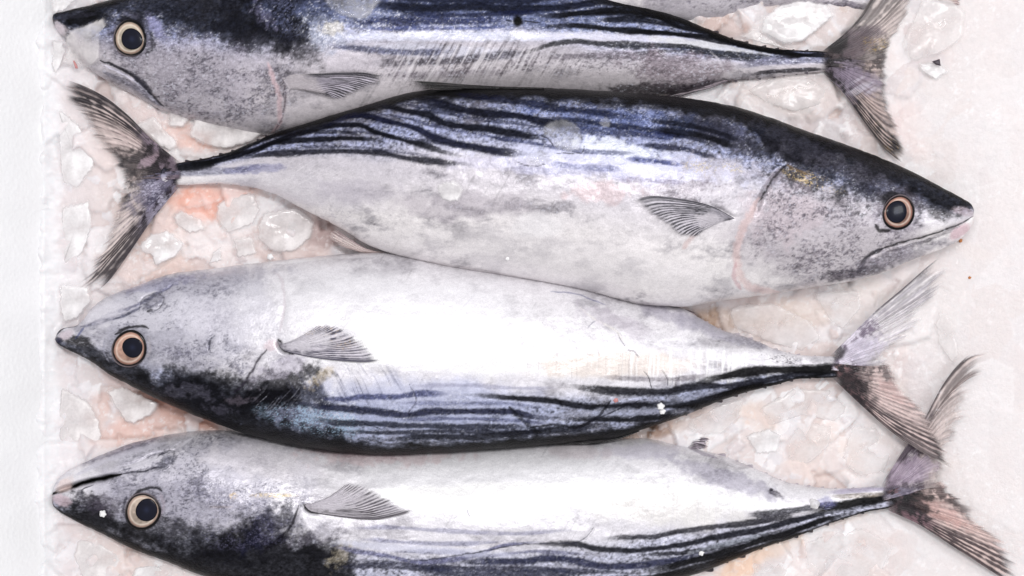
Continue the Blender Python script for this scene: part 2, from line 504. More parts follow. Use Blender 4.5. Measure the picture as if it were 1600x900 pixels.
def skin_colour(F, px, py, v):
    shp = px.shape
    sd = F.seed
    belly = lin(F.belly); side = lin(F.side); blue = lin(F.blue); back = lin((5, 5, 8))
    n1 = fbm(px / 60., py / 40., sd + 1, 4, .55); n2 = fbm(px / 11., py / 7., sd + 2, 4, .65)
    n3 = fbm(px / 4., py / 3.2, sd + 4, 2, .7)
    vv = v + 0.07 * (n1 - .5)
    t1 = sst(F.v_blue0, F.v_blue1, vv)            # blue upper flank -> silver side
    t2 = sst(0.45, 0.8, vv)
    col = blue * (1 - t1[..., None]) + side * t1[..., None]
    col = col * (1 - t2[..., None]) + belly * t2[..., None]
    # sparkle of the guanine layer painted in as pale grain, strongest in the blue part
    sp = (n3 - .5) * 2
    amp = 0.55 * (1 - t1) + 0.05
    col = col * np.clip(1 + amp * sp * 1.5 + (n2 - .5) * (0.9 * (1 - t1) + 0.22), 0.12, 2.2)[..., None]
    hi = sst(0.60, 0.74, fbm(px / 6., py / 3.2, sd + 9, 3, .7)) * (1 - t1) * F.spark
    col = col * (1 - hi[..., None]) + lin((206, 210, 232)) * hi[..., None]
    # soft grey clouding and thin scuffs of the silver side
    wx = 14 * (fbm(px / 50., py / 50., sd + 14, 3) - .5); wy = 10 * (fbm(px / 50., py / 50., sd + 15, 3) - .5)
    cl = sst(0.48, 0.72, fbm((px + wx) / 62., (py + wy) / 30., sd + 13, 6, .68)) * 0.55 * F.cloud
    fil = 1 - np.abs(2 * fbm((px + wx * 2) / 16., (py + wy * 2) / 9., sd + 16, 4, .6) - 1) * 6
    cl = np.clip(cl + np.clip(fil, 0, 1) * .16 * sst(.4, .6, fbm(px / 80., py / 50., sd + 18, 2)) * F.cloud, 0, 1)
    col = col * (1 - cl[..., None]) + lin((134, 130, 139)) * cl[..., None]
    ang = 0.5
    q = px * math.cos(ang) + py * math.sin(ang); p = -px * math.sin(ang) + py * math.cos(ang)
    scr = sst(0.80, 0.9, vn(q / 2.2, p / 34., sd + 20)) * sst(0.5, 0.7, fbm(px / 60., py / 60., sd + 22, 2)) * .3
    col = col * (1 - scr[..., None] * .6)
    # dark back
    bm = 1 - sst(F.v_back * 0.5, F.v_back * 1.6, v + F.v_back * 1.3 * (fbm(px / 40., py / 9., sd + 30, 4, .6) - .5))
    col = col * (1 - bm[..., None]) + back * bm[..., None]
    col = paint(col, F.layers, px, py)
    # crisp grain over every marking : pigment cells and painted sparkle flecks
    rnd = h2(np.floor(px / 1.9).astype(np.int64), np.floor(py / 1.6).astype(np.int64), sd + 60)
    g5 = fbm(px / 5., py / 2.6, sd + 61, 3, .75) - .5
    l0 = col.mean(-1)
    ga = 0.07 + 0.80 * (1 - sst(.10, .60, l0))
    col = col * np.clip(1 + ga * (2.1 * g5 + .35 * (rnd - .5)), .15, 2.)[..., None]
    fl = sst(.66, .80, fbm(px / 3.2, py / 2.4, sd + 66, 2, .7) + .10 * (fbm(px / 40., py / 20., sd + 67, 2) - .5)) * sst(.03, .15, l0) * (1 - sst(.35, .6, l0)) * .6 * F.spark
    col = col * (1 - fl[..., None]) + lin((226, 228, 240)) * fl[..., None]
    lum = col.mean(-1)
    col = col * (0.62 + 0.38 * sst(.06, .62, lum))[..., None]
    lum = col.mean(-1)
    col = np.clip(col, 0.002, 0.90)
    dark = 1 - sst(0.02, 0.16, lum)
    rough = 0.34 - 0.04 * dark + 0.10 * (n2 - .5)
    metal = 0.34 * (1 - sst(0.3, 0.9, dark)) * (0.6 + 0.6 * (1 - t1)) * F.metal
    bump = 0.30 + 0.45 * (1 - t1)
    return col, np.stack([rough, np.clip(metal, 0, 1), bump], -1)

def surf_z(F, px, py):
    top, bot, rzf, zcf = F.fn
    px = np.asarray(px, float); py = np.asarray(py, float)
    zc = zcf(px); z = zc + 0.
    for _ in range(4):
        k = (D - z) / (D - zc)
        x = 800 + (px - 800) * k; y = 450 + (py - 450) * k
        t = top(x); b = bot(x); ry = np.maximum((b - t) / 2, .1)
        u = np.clip((y - (t + b) / 2) / ry, -0.999, 0.999)
        z = zc + rzf(x) * (1 - u * u) ** 0.43
    return z

# ------------------------------------------------------------------ fins : rays fan out between a base line and a ragged outer margin
def build_fin(name, parent, lead, outer, base_in, zfun, NR, cols, layers=(), seed=1, rag=0.25, alpha=1.0,
              thick=1.6, na=150, nr=110, edge_fade=0.25, lead_w=0.06, dark_amt=0.6, ripple=1.2, root=None):
    """lead: polyline base->tip of the leading edge; outer: margin polyline tip->inner end; base_in: inner root corner"""
    Lc = polycurve(lead, nr); E = polycurve(outer, na)
    B0 = np.array(lead[0], float); B1 = np.array(base_in, float)
    a = np.linspace(0, 1, na); r = np.linspace(0, 1, nr)
    A, R = np.meshgrid(a, r, indexing='ij')
    Bp = B0[None] + a[:, None] * (B1 - B0)[None]
    str_ = Lc[0][None] + r[:, None] * (Lc[-1] - Lc[0])[None]
    curv = Lc - str_
    shrink = 1 - 0.10 * rag * (fbm(a * NR * 0.8, a * 0 + .5, seed, 3) * 2)
    shrink[0] = 1
    Rr = R * shrink[:, None] * (1 + .08 * rag / .2 * np.clip(8 * a, 0, 1) * (1 - a))[:, None]
    lenr = np.hypot(*(E - Bp).T) / max(1e-6, np.hypot(*(Lc[-1] - Lc[0])))
    Pq = Bp[:, None, :] + Rr[..., None] * (E - Bp)[:, None, :] + curv[None] * (lenr[:, None, None])
    px = Pq[..., 0]; py = Pq[..., 1]
    NR = NR * 0.75
    ray = np.cos(2 * np.pi * (A * NR + 1.6 * vn(A * 5, R * 1.1, seed + 2)))
    z = zfun(px, py, A, R) + ripple * ray * (0.3 + 0.7 * R) * np.minimum(1, 3 * (1 - R) + .2)
    pale, mid, dk = [lin(c) for c in cols]
    n = fbm(A * NR * 1.3, R * 5, seed + 5, 4, .65)
    nb = fbm(A * NR * 1.0, R * 9, seed + 7, 3, .7)
    nl = fbm(A * 7, R * 2.5, seed + 8, 3, .6)
    t = sst(0.42, 0.92, n + 0.18 * ray)
    col = pale * (1 - t[..., None]) + mid * t[..., None]
    d = sst(0.70 - 0.32 * dark_amt, 0.86 - 0.32 * dark_amt, 0.5 * nb + 0.28 * (0.5 + 0.5 * ray) + 0.36 * nl)
    d = np.maximum(d * .92, (1 - sst(lead_w * .5, lead_w * 1.3, A)) * (0.75 + 0.25 * (1 - R)))
    col = col * (1 - d[..., None]) + dk * d[..., None]
    rl = sst(.25, .85, ray) * sst(.12, .35, R) * sst(.32, .5, fbm(A * NR * 1.0, R * 14, seed + 9, 3, .7)) * (.20 + .45 * dark_amt)
    col = col * (1 - rl[..., None]) + dk * rl[..., None]
    if root is not None:
        # dense leading band, clear middle with fine dashes, blotchy trailing part, fleshy root
        bl = fbm(px / 9., py / 9., seed + 21, 4, .65)
        dash = sst(.78, .96, ray) * sst(.38, .5, fbm(A * NR, R * 22, seed + 23, 3, .7))
        lead_b = (1 - sst(.22, .50, A + .25 * (bl - .5))) * sst(.36, .58, .55 * nb + .25 * (.5 + .5 * ray) + .3 * bl)
        trail = sst(.62, .85, A + .5 * (bl - .5)) * sst(.40, .56, bl + .15 * (nb - .5)) * .85
        ends = sst(.66, .95, R) * sst(.42, .6, nb) * .6
        d2 = np.clip(np.maximum(np.maximum(dash * .8, lead_b), np.maximum(trail, ends)), 0, 1) * dark_amt
        col = pale * (1 - .55 * t[..., None]) + mid * .55 * t[..., None]
        col = col * (1 - d2[..., None]) + dk * d2[..., None]
        d = np.maximum(d2, 1 - sst(lead_w * .4, lead_w, A))
        le = (1 - sst(lead_w * .3, lead_w * .9, A))[..., None] * .8
        col = col * (1 - le) + dk * le
        rt = 1 - sst(root[0] - .1, root[0] + .14, R * (1.15 - .45 * A) + .35 * (bl - .5))
        rcol = lin(root[1]) * (1 - sst(.42, .6, bl)[..., None]) + lin(root[2]) * sst(.42, .6, bl)[..., None]
        st = fbm(A * NR * 1.6, R * 6, seed + 29, 3, .6)[..., None]
        rcol = rcol * (.55 + .9 * st)
        col = col * (1 - rt[..., None]) + rcol * rt[..., None]
    if layers: col = paint(col, layers, px, py)
    rl2 = rl * (.5 if root is None else .12)
    col = col * (1 - rl2[..., None]) + dk * rl2[..., None]
    col = np.clip(col * (0.9 + 0.3 * (vn(A * NR * 3, R * 60, seed + 11))[..., None]), .002, .9)
    e = 1 - rag * fbm(A * NR * 1.2, R * 1.5, seed + 13, 3, .7) * 1.1
    strand = sst(0.35, 0.65, vn(A * NR * 1.5, R * 1.6, seed + 17))
    al = (1 - sst(e - edge_fade * .42, e, R)) * (1 - 0.5 * strand * sst(1 - 2.5 * edge_fade, 1, R))
    al = np.clip(al * alpha * (0.86 + 0.35 * d), 0, 1)
    al = np.maximum(al, (1 - sst(0.02, .10, R)) * 1.0)
    if root is not None: al = al * sst(.0, .13, R + .06 * (bl - .5))
    X = (px - 800) * (D - z) / D; Y = -(py - 450) * (D - z) / D
    t_ = thick * np.minimum(1, 1.2 * (1 - R) + 0.15) * np.minimum(1, 8 * np.minimum(A + .01, 1.01 - A) + .15)
    up = np.stack([X * S, Y * S, z * S], -1).reshape(-1, 3)
    lo = np.stack([X * S, Y * S, (z - t_) * S], -1).reshape(-1, 3)
    N = na * nr
    # one closed loop per section: top row then bottom row reversed
    co = np.concatenate([up, lo])
    f = grid_faces(na, nr); g = grid_faces(na, nr, off=N, flip=True)
    b = []
    idx = np.arange(N).reshape(na, nr)
    for line in (idx[0], idx[-1][::-1], idx[:, 0][::-1], idx[:, -1]):
        b.append(np.stack([line[:-1], line[:-1] + N, line[1:] + N, line[1:]], 1))
    faces = np.concatenate([f, g] + b)
    c4 = np.concatenate([col, al[..., None]], -1).reshape(-1, 4)
    c5 = c4.copy(); c5[:, 3] = c4[:, 3]
    o = make_mesh(name, co, faces[:, ::-1] if cross_sign(up, na, nr) < 0 else faces, FIN, parent, np.concatenate([c4, c5]))
    return o

def cross_sign(up, na, nr):
    g = up.reshape(na, nr, 3)
    i, j = na // 2, nr // 2
    a = g[i + 1, j] - g[i, j]; b = g[i, j + 1] - g[i, j]
    return a[0] * b[1] - a[1] * b[0]

# ------------------------------------------------------------------ eye
def build_eye(F, cx, cy, rx, ry, rot, pcx, pcy, prx, pry, iris, rim, ring_out=1.28):
    def dome(name, ex, ey, erx, ery, z_off, h, colf, parent, n=40, m=72):
        r = np.linspace(0, 1, n) ** 0.9; t = np.linspace(0, 2 * math.pi, m, endpoint=False)
        R, T = np.meshgrid(r, t, indexing='ij')
        c, s = math.cos(math.radians(rot)), math.sin(math.radians(rot))
        wob = 1 + 0.025 * np.cos(2 * T + ex) + 0.02 * np.cos(3 * T + ey)
        a = R * erx * np.cos(T) * wob; b = R * ery * np.sin(T) * wob
        dx = a * c - b * s; dy = a * s + b * c
        x = ex + dx; y = ey + dy
        gz = (surf_z(F, cx + 3, cy) - surf_z(F, cx - 3, cy)) / 6; gy = (surf_z(F, cx, cy + 3) - surf_z(F, cx, cy - 3)) / 6
        z = surf_z(F, cx, cy) + gz * 0.8 * (x - cx) + gy * 0.8 * (y - cy) + z_off + h * np.sqrt(np.clip(1 - R ** 2.2, 0, 1)) - 7 * (R > .995)
        wx, wy, wz = W(x, y, z)
        co = np.stack([wx, wy, wz], -1).reshape(-1, 3)
        col = colf(R, T, x, y)
        i = np.arange(n - 1)[:, None] * m; j = np.arange(m)[None]; j2 = (j + 1) % m
        f = np.stack([i + j, i + j2, i + m + j2, i + m + j], -1).reshape(-1, 4)
        return make_mesh(name, co, f, EYE, parent, col.reshape(-1, 3))
    ic = lin(iris); rc = lin(rim)
    def eyecol(R, T, x, y):
        g = fbm(x / 5., y / 5., 9, 3); rad = fbm(T * 6, R * 2.5, 4, 3)
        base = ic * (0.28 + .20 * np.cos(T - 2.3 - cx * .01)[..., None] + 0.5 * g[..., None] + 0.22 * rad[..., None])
        # thin darker and brighter rings of the iris
        k = np.exp(-((R - .79) / .035) ** 2) * 0.45
        base = base * (1 - k[..., None]) + lin((150, 95, 80)) * k[..., None]
        k2 = np.exp(-((R - .70) / .05) ** 2) * .4
        base = base * (1 - k2[..., None]) + lin((250, 235, 220)) * k2[..., None]
        e = sst(0.80, .87, R + .05 * (g - .5))
        lid = (sst(-.3, .9, np.cos(T - 1.1 - cx)) * .75 * sst(.90, .97, R))[..., None]
        rim_c = rc * (1 - lid) + lin((134, 122, 126)) * lid
        base = base * (1 - e[..., None]) + rim_c * e[..., None]
        return np.clip(base, 0.003, .9)
    eye = dome('eye', cx, cy, rx * ring_out * .97, ry * ring_out * .97, -1.5, 6.5, eyecol, F.root)
    def pcol(R, T, x, y):
        g = fbm(x / 4., y / 4., 19, 3)
        c = lin((16, 18, 32)) * (0.8 + 0.5 * g[..., None])
        e = sst(.86, .98, R); c = c * (1 - e[..., None]) + lin((6, 6, 10)) * e[..., None]
        m = np.exp(-(R / .25) ** 2) * .5
        return c * (1 - m[..., None]) + lin((42, 48, 72)) * m[..., None]
    dome('pupil', pcx, pcy, prx, pry, 4.2, 3.2, pcol, eye)
    return eye

# ------------------------------------------------------------------ finlets
def finlets(F, pts, side, n, size, c1, c2, lean):
    """row of small triangular finlets along an outline polyline; side = -1 up, +1 down in the picture"""
    P = polycurve(pts, n)
    rr = random.Random(F.seed + n)
    for i in range(n):
        x, y = P[i] + np.array([rr.uniform(-4, 4), 0]); s = size * 0.46 * (0.5 + 0.9 * rr.random()) * (1 - 0.45 * i / n)
        z0 = float(F.fn[3](x)) + 3
        k = 9
        co = []; cc = []
        L = s * 3.6
        for zz in (0.9, -0.9):
            for j in range(k):
                t = j / (k - 1)
                bx = x + (t - .5) * L; by = float((F.fn[0] if side < 0 else F.fn[1])(bx)) - side * 2.5
                h = s * (math.sin(math.pi * min(1, (t if lean > 0 else 1 - t)) ** 1.8) ** 0.8) * (0.9 + .2 * rr.random())
                co.append(W(bx, by, z0 + zz)); cc.append(c1)
                co.append(W(bx + lean * h * .7, by + side * (h + 2.5), z0 - 2 + zz * .4)); cc.append(c2)
        f = []
        for j in range(k - 1):
            q = [2 * j, 2 * j + 1, 2 * j + 3, 2 * j + 2]
            f.append(q); f.append([a + 2 * k for a in q[::-1]])
            f.append([2 * j + 1, 2 * j + 1 + 2 * k, 2 * j + 3 + 2 * k, 2 * j + 3])
        col = np.array([np.append(lin(c), al) for c, al in cc])
        make_mesh('finlet', np.array(co), np.array(f), FIN, F.root, col)

# ------------------------------------------------------------------ the foam box
def build_box():
    x0, x1, y0, y1 = 82, 1668, -270, 1160
    prof = [(0, -90), (2, -4), (-6, 6), (-40, 46), (-70, 84), (-92, 106), (-112, 118), (-126, 124), (-138, 128), (-150, 130), (-380, 132), (-396, 120), (-400, 90), (-400, -110)]
    m = 90
    pts = []
    def side(ax, ay, bx, by, nx, ny):
        for i in range(m):
            t = i / m
            pts.append((ax + (bx - ax) * t, ay + (by - ay) * t, t))
    cs = [(x0, y0), (x1, y0), (x1, y1), (x0, y1)]
    ctr = ((x0 + x1) / 2, (y0 + y1) / 2)
    loop = []
    for s in range(4):
        a = cs[s]; b = cs[(s + 1) % 4]
        for i in range(m):
            t = i / m
            loop.append((a[0] + (b[0] - a[0]) * t, a[1] + (b[1] - a[1]) * t, s, t))
    nl = len(loop)
    co = np.zeros((len(prof), nl, 3))
    for k, (off, z) in enumerate(prof):
        for j, (x, y, s, t) in enumerate(loop):
            hx = (x - ctr[0]) / ((x1 - x0) / 2); hy = (y - ctr[1]) / ((y1 - y0) / 2)
            # mitred offset outward
            ox = np.sign(hx) if abs(hx) > .999 else hx
            oy = np.sign(hy) if abs(hy) > .999 else hy
            if s in (0, 2): dx = ox * 1.0; dy = oy
            else: dx = ox; dy = oy
            w = 9 * (float(vn(x / 40., y / 40., 5)) - .5) + 4 * (float(vn(x / 13., y / 13., 6)) - .5)
            w *= 1.0 if -100 < off <= 2 else 0
            X = x - off * dx + w * (abs(hx) > .999); Y = y - off * dy + w * (abs(hy) > .999)
            co[k, j] = ((X - 800) * S, -(Y - 450) * S, z * S)
    K = len(prof)
    f = []
    for k in range(K):
        k2 = (k + 1) % K
        for j in range(nl):
            j2 = (j + 1) % nl
            f.append((k * nl + j, k * nl + j2, k2 * nl + j2, k2 * nl + j))
    o = make_mesh('foam_box', co.reshape(-1, 3), np.array(f)[:, ::-1], FOAM)
    # floor of the box as a part
    fl = [(-320, -672), (2070, -672), (2070, 1562), (-320, 1562)]
    v = [((x - 800) * S, -(y - 450) * S, z * S) for z in (-92, -130) for x, y in fl]
    q = [(0, 3, 2, 1), (4, 5, 6, 7), (0, 1, 5, 4), (1, 2, 6, 5), (2, 3, 7, 6), (3, 0, 4, 7)]
    make_mesh('box_floor', np.array(v), np.array(q), FOAM, o, smooth=False)
    tag(o, 'white expanded foam box wall along the left edge, beside the fish noses', 'foam box')
build_box()

# ------------------------------------------------------------------ bed of crushed ice
BX0, BX1, BY0, BY1 = 46, 1675, -265, 1155
BED_GRID = {}
def build_bed():
    st = 2.0
    gx = np.arange(BX0, BX1, st); gy = np.arange(BY0, BY1, st)
    X, Y = np.meshgrid(gx, gy, indexing='ij')
    H = (fbm(X / 90., Y / 90., 101, 3) - .5) * 8 - 7
    tone = np.zeros_like(X); tint = np.zeros_like(X) + .5
    rr = np.random.RandomState(11)
    n = 1250
    for i in range(n):
        cx = rr.uniform(BX0, BX1); cy = rr.uniform(-150, 1050)
        calm = float(sst(1380, 1480, cx))
        R = rr.uniform(12, 58) * (1 + .9 * calm) * (1 if rr.rand() < .7 else 1.5)
        ns = rr.randint(4, 8); a0 = rr.uniform(0, 6.28)
        ang = a0 + np.cumsum(rr.uniform(.5, 1.5, ns)); ang = a0 + (ang - a0) / (ang[-1] - a0) * 6.28
        rad = R * rr.uniform(.55, 1.1, ns)
        i0 = max(0, int((cx - R * 1.3 - BX0) / st)); i1 = min(len(gx), int((cx + R * 1.3 - BX0) / st) + 1)
        j0 = max(0, int((cy - R * 1.3 - BY0) / st)); j1 = min(len(gy), int((cy + R * 1.3 - BY0) / st) + 1)
        if i1 <= i0 or j1 <= j0: continue
        x = X[i0:i1, j0:j1] - cx; y = Y[i0:i1, j0:j1] - cy
        x = x + 3 * (vn((x + cx) / 6, (y + cy) / 6, i) - .5); y = y + 3 * (vn((x + cx) / 6, (y + cy) / 6, i + 7) - .5)
        d = np.full(x.shape, 1e9)
        for a, r_ in zip(ang, rad):
            d = np.minimum(d, r_ - (x * math.cos(a) + y * math.sin(a)))
        tilt = 0.11 * (1 - .75 * calm)
        top = rr.uniform(-3, 4) * (1 - .6 * calm) + x * rr.uniform(-tilt, tilt) + y * rr.uniform(-tilt, tilt)
        hh = np.where(d > 0, top - 0.9 * np.exp(-d / 2.5) , -99)
        cur = H[i0:i1, j0:j1]
        m = hh > cur
        H[i0:i1, j0:j1] = np.where(m, hh, cur)
        tv = rr.uniform(.15, 1.1)
        edge = np.exp(-np.abs(d) / 2.0) * .35
        tone[i0:i1, j0:j1] = np.where(m, tv + edge, tone[i0:i1, j0:j1])
        tint[i0:i1, j0:j1] = np.where(m, rr.rand(), tint[i0:i1, j0:j1])
    for i in range(2600):
        cx = rr.uniform(BX0, 1500); cy = rr.uniform(-40, 940)
        if rr.rand() < float(sst(1250, 1450, cx)) * .85: continue
        R = rr.uniform(4, 15)
        ns = rr.randint(3, 6); a0 = rr.uniform(0, 6.28)
        ang = a0 + np.arange(ns) * 6.283 / ns + rr.uniform(-.35, .35, ns); rad = R * rr.uniform(.4, 1.1, ns)
        i0 = max(0, int((cx - R * 1.8 - BX0) / st)); i1 = min(len(gx), int((cx + R * 1.8 - BX0) / st) + 1)
        j0 = max(0, int((cy - R * 1.8 - BY0) / st)); j1 = min(len(gy), int((cy + R * 1.8 - BY0) / st) + 1)
        if i1 <= i0 or j1 <= j0: continue
        x = X[i0:i1, j0:j1] - cx; y = Y[i0:i1, j0:j1] - cy
        d = np.full(x.shape, 1e9)
        for a, r_ in zip(ang, rad):
            d = np.minimum(d, r_ - (x * math.cos(a) + y * math.sin(a)))
        cur = H[i0:i1, j0:j1]
        hh = np.where(d > 0, cur[cur.shape[0] // 2, cur.shape[1] // 2] + rr.uniform(-1, 2.2) + x * rr.uniform(-.3, .3) + y * rr.uniform(-.3, .3), -99)
        m = hh > cur
        H[i0:i1, j0:j1] = np.where(m, hh, cur)
        tone[i0:i1, j0:j1] = np.where(m, rr.uniform(.2, 1.25), tone[i0:i1, j0:j1])
        tint[i0:i1, j0:j1] = np.where(m, rr.rand(), tint[i0:i1, j0:j1])
    calm = sst(1380, 1500, X + 60 * (fbm(X / 80., Y / 80., 3, 3) - .5) * 2)
    fro = sst(.45, .6, fbm(X / 55., Y / 55., 113, 3))
    H = H + (fbm(X / 16., Y / 16., 111, 4) - .5) * 3.0 + (fbm(X / 5., Y / 5., 112, 3) - .5) * (.6 + 1.8 * fro)
    for _ in range(2):
        H[1:-1] = .25 * H[:-2] + .5 * H[1:-1] + .25 * H[2:]; H[:, 1:-1] = .25 * H[:, :-2] + .5 * H[:, 1:-1] + .25 * H[:, 2:]
    # melt glaze smooths the low parts and the right-hand side
    H = H * (1 - .6 * calm) + calm * (-1.5)
    zones = [   # melt water stained by the catch, plus one painted shadow : cx, cy, rx, ry, rot, colour, amount
        (310, 318, 62, 32, 10, (240, 172, 148), .85), (345, 300, 60, 16, 0, (236, 178, 158), .7), (250, 350, 50, 60, 30, (238, 205, 192), .55), (230, 420, 90, 40, 10, (230, 202, 190), .6),
        (430, 385, 90, 30, 10, (215, 190, 182), .6), (505, 365, 35, 28, 30, (176, 150, 146), .85), (300, 215, 70, 22, 8, (238, 196, 182), .8), (240, 190, 60, 25, 40, (240, 222, 218), .7),  # dull brown zone under the second fish's belly end is painted shadow
        (275, 635, 90, 26, 27, (178, 132, 116), .95), (215, 670, 80, 28, -15, (228, 190, 178), .7), (155, 640, 22, 35, 30, (226, 196, 186), .7), (190, 590, 40, 30, 30, (222, 196, 188), .6),
        (125, 825, 40, 20, 30, (226, 205, 198), .7), (190, 870, 45, 50, 60, (228, 206, 198), .6), (1130, 500, 75, 22, -2, (184, 158, 138), .95), (1105, 515, 28, 28, 0, (186, 154, 128), .8),
        (1130, 42, 45, 26, 10, (196, 168, 158), .8), (1190, 85, 90, 20, 10, (214, 196, 190), .6), (1330, 20, 40, 25, 0, (206, 186, 178), .8), (1200, 500, 90, 40, 0, (222, 208, 200), .5),
        (1020, 672, 60, 16, -15, (160, 132, 116), .95), (1075, 655, 40, 22, -20, (206, 186, 176), .8), (1250, 150, 120, 40, 0, (226, 216, 212), .5), (1160, 880, 50, 28, -30, (240, 204, 176), .8),
        (1210, 845, 60, 30, -20, (238, 214, 196), .7), (1290, 710, 70, 50, 10, (232, 214, 206), .6), (1180, 650, 40, 25, 30, (230, 208, 196), .7), (1320, 800, 60, 20, -10, (236, 220, 210), .6),
        (1425, 200, 35, 60, -30, (238, 216, 212), .7), (1480, 240, 60, 30, 0, (238, 222, 218), .6), (1350, 470, 60, 40, 0, (232, 222, 216), .5), (1250, 490, 60, 30, 0, (224, 208, 196), .5), (1510, 390, 40, 14, 20, (238, 216, 200), .4),
        (1390, 640, 40, 60, 0, (232, 220, 214), .5), (1470, 500, 40, 80, 30, (234, 226, 222), .5), (1500, 760, 80, 50, 30, (238, 226, 220), .5),
    ]
    base = lin((229, 222, 222)); hi = lin((244, 241, 242)); low = lin((222, 207, 203)); grey = lin((214, 210, 216))
    t = np.clip(tone, 0, 1.2)[..., None]
    col = low * (1 - np.clip(t * 1.6, 0, 1)) + base * np.clip(t * 1.6, 0, 1)
    col = col + (hi - base) * np.clip(t - .5, 0, .7) * 1.6
    g = sst(.6, .8, tint)[..., None] * .35
    col = col * (1 - g) + grey * g
    cl = sst(.45, .75, fbm(X / 50., Y / 50., 121, 4))[..., None] * .35
    col = col * (1 - cl) + lin((232, 212, 206)) * cl
    for z in zones:
        m = mask_of(('blob', z[0], z[1], z[2], z[3], z[4], .35, 22.), X, Y) * z[6]
        m = m * (1 - .45 * np.clip(tone, 0, 1) * (tint > .35))
        col = col * (1 - m[..., None]) + lin(z[5]) * m[..., None]
    rz = calm[..., None] * .75
    col = col * (1 - rz) + lin((231, 226, 226)) * rz
    wl = (1 - sst(78, 104, X + 26 * (fbm(X / 18., Y / 24., 15, 4) - .5)))[..., None] * .9
    lf = (1 - sst(95, 200, X + 40 * (fbm(X / 40., Y / 60., 5, 3) - .5)))[..., None] * .5
    col = col * (1 - lf) + lin((232, 228, 232)) * lf
    col = col * (1 - wl) + lin((242, 242, 244)) * wl
    frost = sst(.60, .74, fbm(X / 7., Y / 6., 141, 4, .7)) * sst(.45, .62, fbm(X / 60., Y / 60., 143, 3)) * .5
    col = col * (1 - frost[..., None]) + lin((248, 247, 248)) * frost[..., None]
    col = np.clip(col * (1 - .02 * sst(0, 1, calm))[..., None] * (0.91 + .08 * fbm(X / 4., Y / 4., 131, 3))[..., None], 0, .9)
    H = H + (16 + 14 * (fbm(Y / 30., Y / 300., 77, 3) - .5)) * np.exp(-np.clip(X - 72, 0, 99) / (9 + 10 * fbm(Y / 24., Y / 200., 78, 3)))
    BED_GRID.update(gx=gx, gy=gy, H=H)
    co = np.stack([(X - 800) * S, -(Y - 450) * S, H * S], -1).reshape(-1, 3)
    o = make_mesh('crushed_ice', co, grid_faces(len(gx), len(gy), flip=True), BED, col=col.reshape(-1, 3))
    tag(o, 'bed of crushed melting ice with pink stained meltwater under the fish', 'ice', kind='stuff')
build_bed()
def bed_z(px, py):
    gx, gy, H = BED_GRID['gx'], BED_GRID['gy'], BED_GRID['H']
    i = np.clip(((np.asarray(px) - gx[0]) / 2).astype(int), 0, len(gx) - 1)
    j = np.clip(((np.asarray(py) - gy[0]) / 2).astype(int), 0, len(gy) - 1)
    return H[i, j]

# ------------------------------------------------------------------ the fish
GREY = (120, 116, 130); BLK = (9, 9, 14); NAVY = (14, 20, 48); PINK = (228, 188, 184)
def mkfish(**kw):
    F = Fish(); F.step = 1.5; F.nt = 250; F.back_down = False
    F.belly = (236, 232, 233); F.side = (206, 202, 210); F.blue = (84, 90, 124)
    F.v_blue0 = .22; F.v_blue1 = .5; F.v_back = .06; F.spark = .5; F.cloud = 1.0; F.metal = 1.0
    F.nose_lo = 100; F.nose_hi = 1300; F.k0 = .72; F.k1 = .72; F.grooves = []; F.bumps = []
    for k, v in kw.items(): setattr(F, k, v)
    F.root = root_empty('bonito', F.at[0], F.at[1], 0, F.label, 'fish', 'striped bonito laid out on the ice')
    build_body(F)
    return F
ZB = lambda F, up=2.0, rise=5.0: (lambda px, py, A, R: surf_z(F, px, py) + up + rise * R)

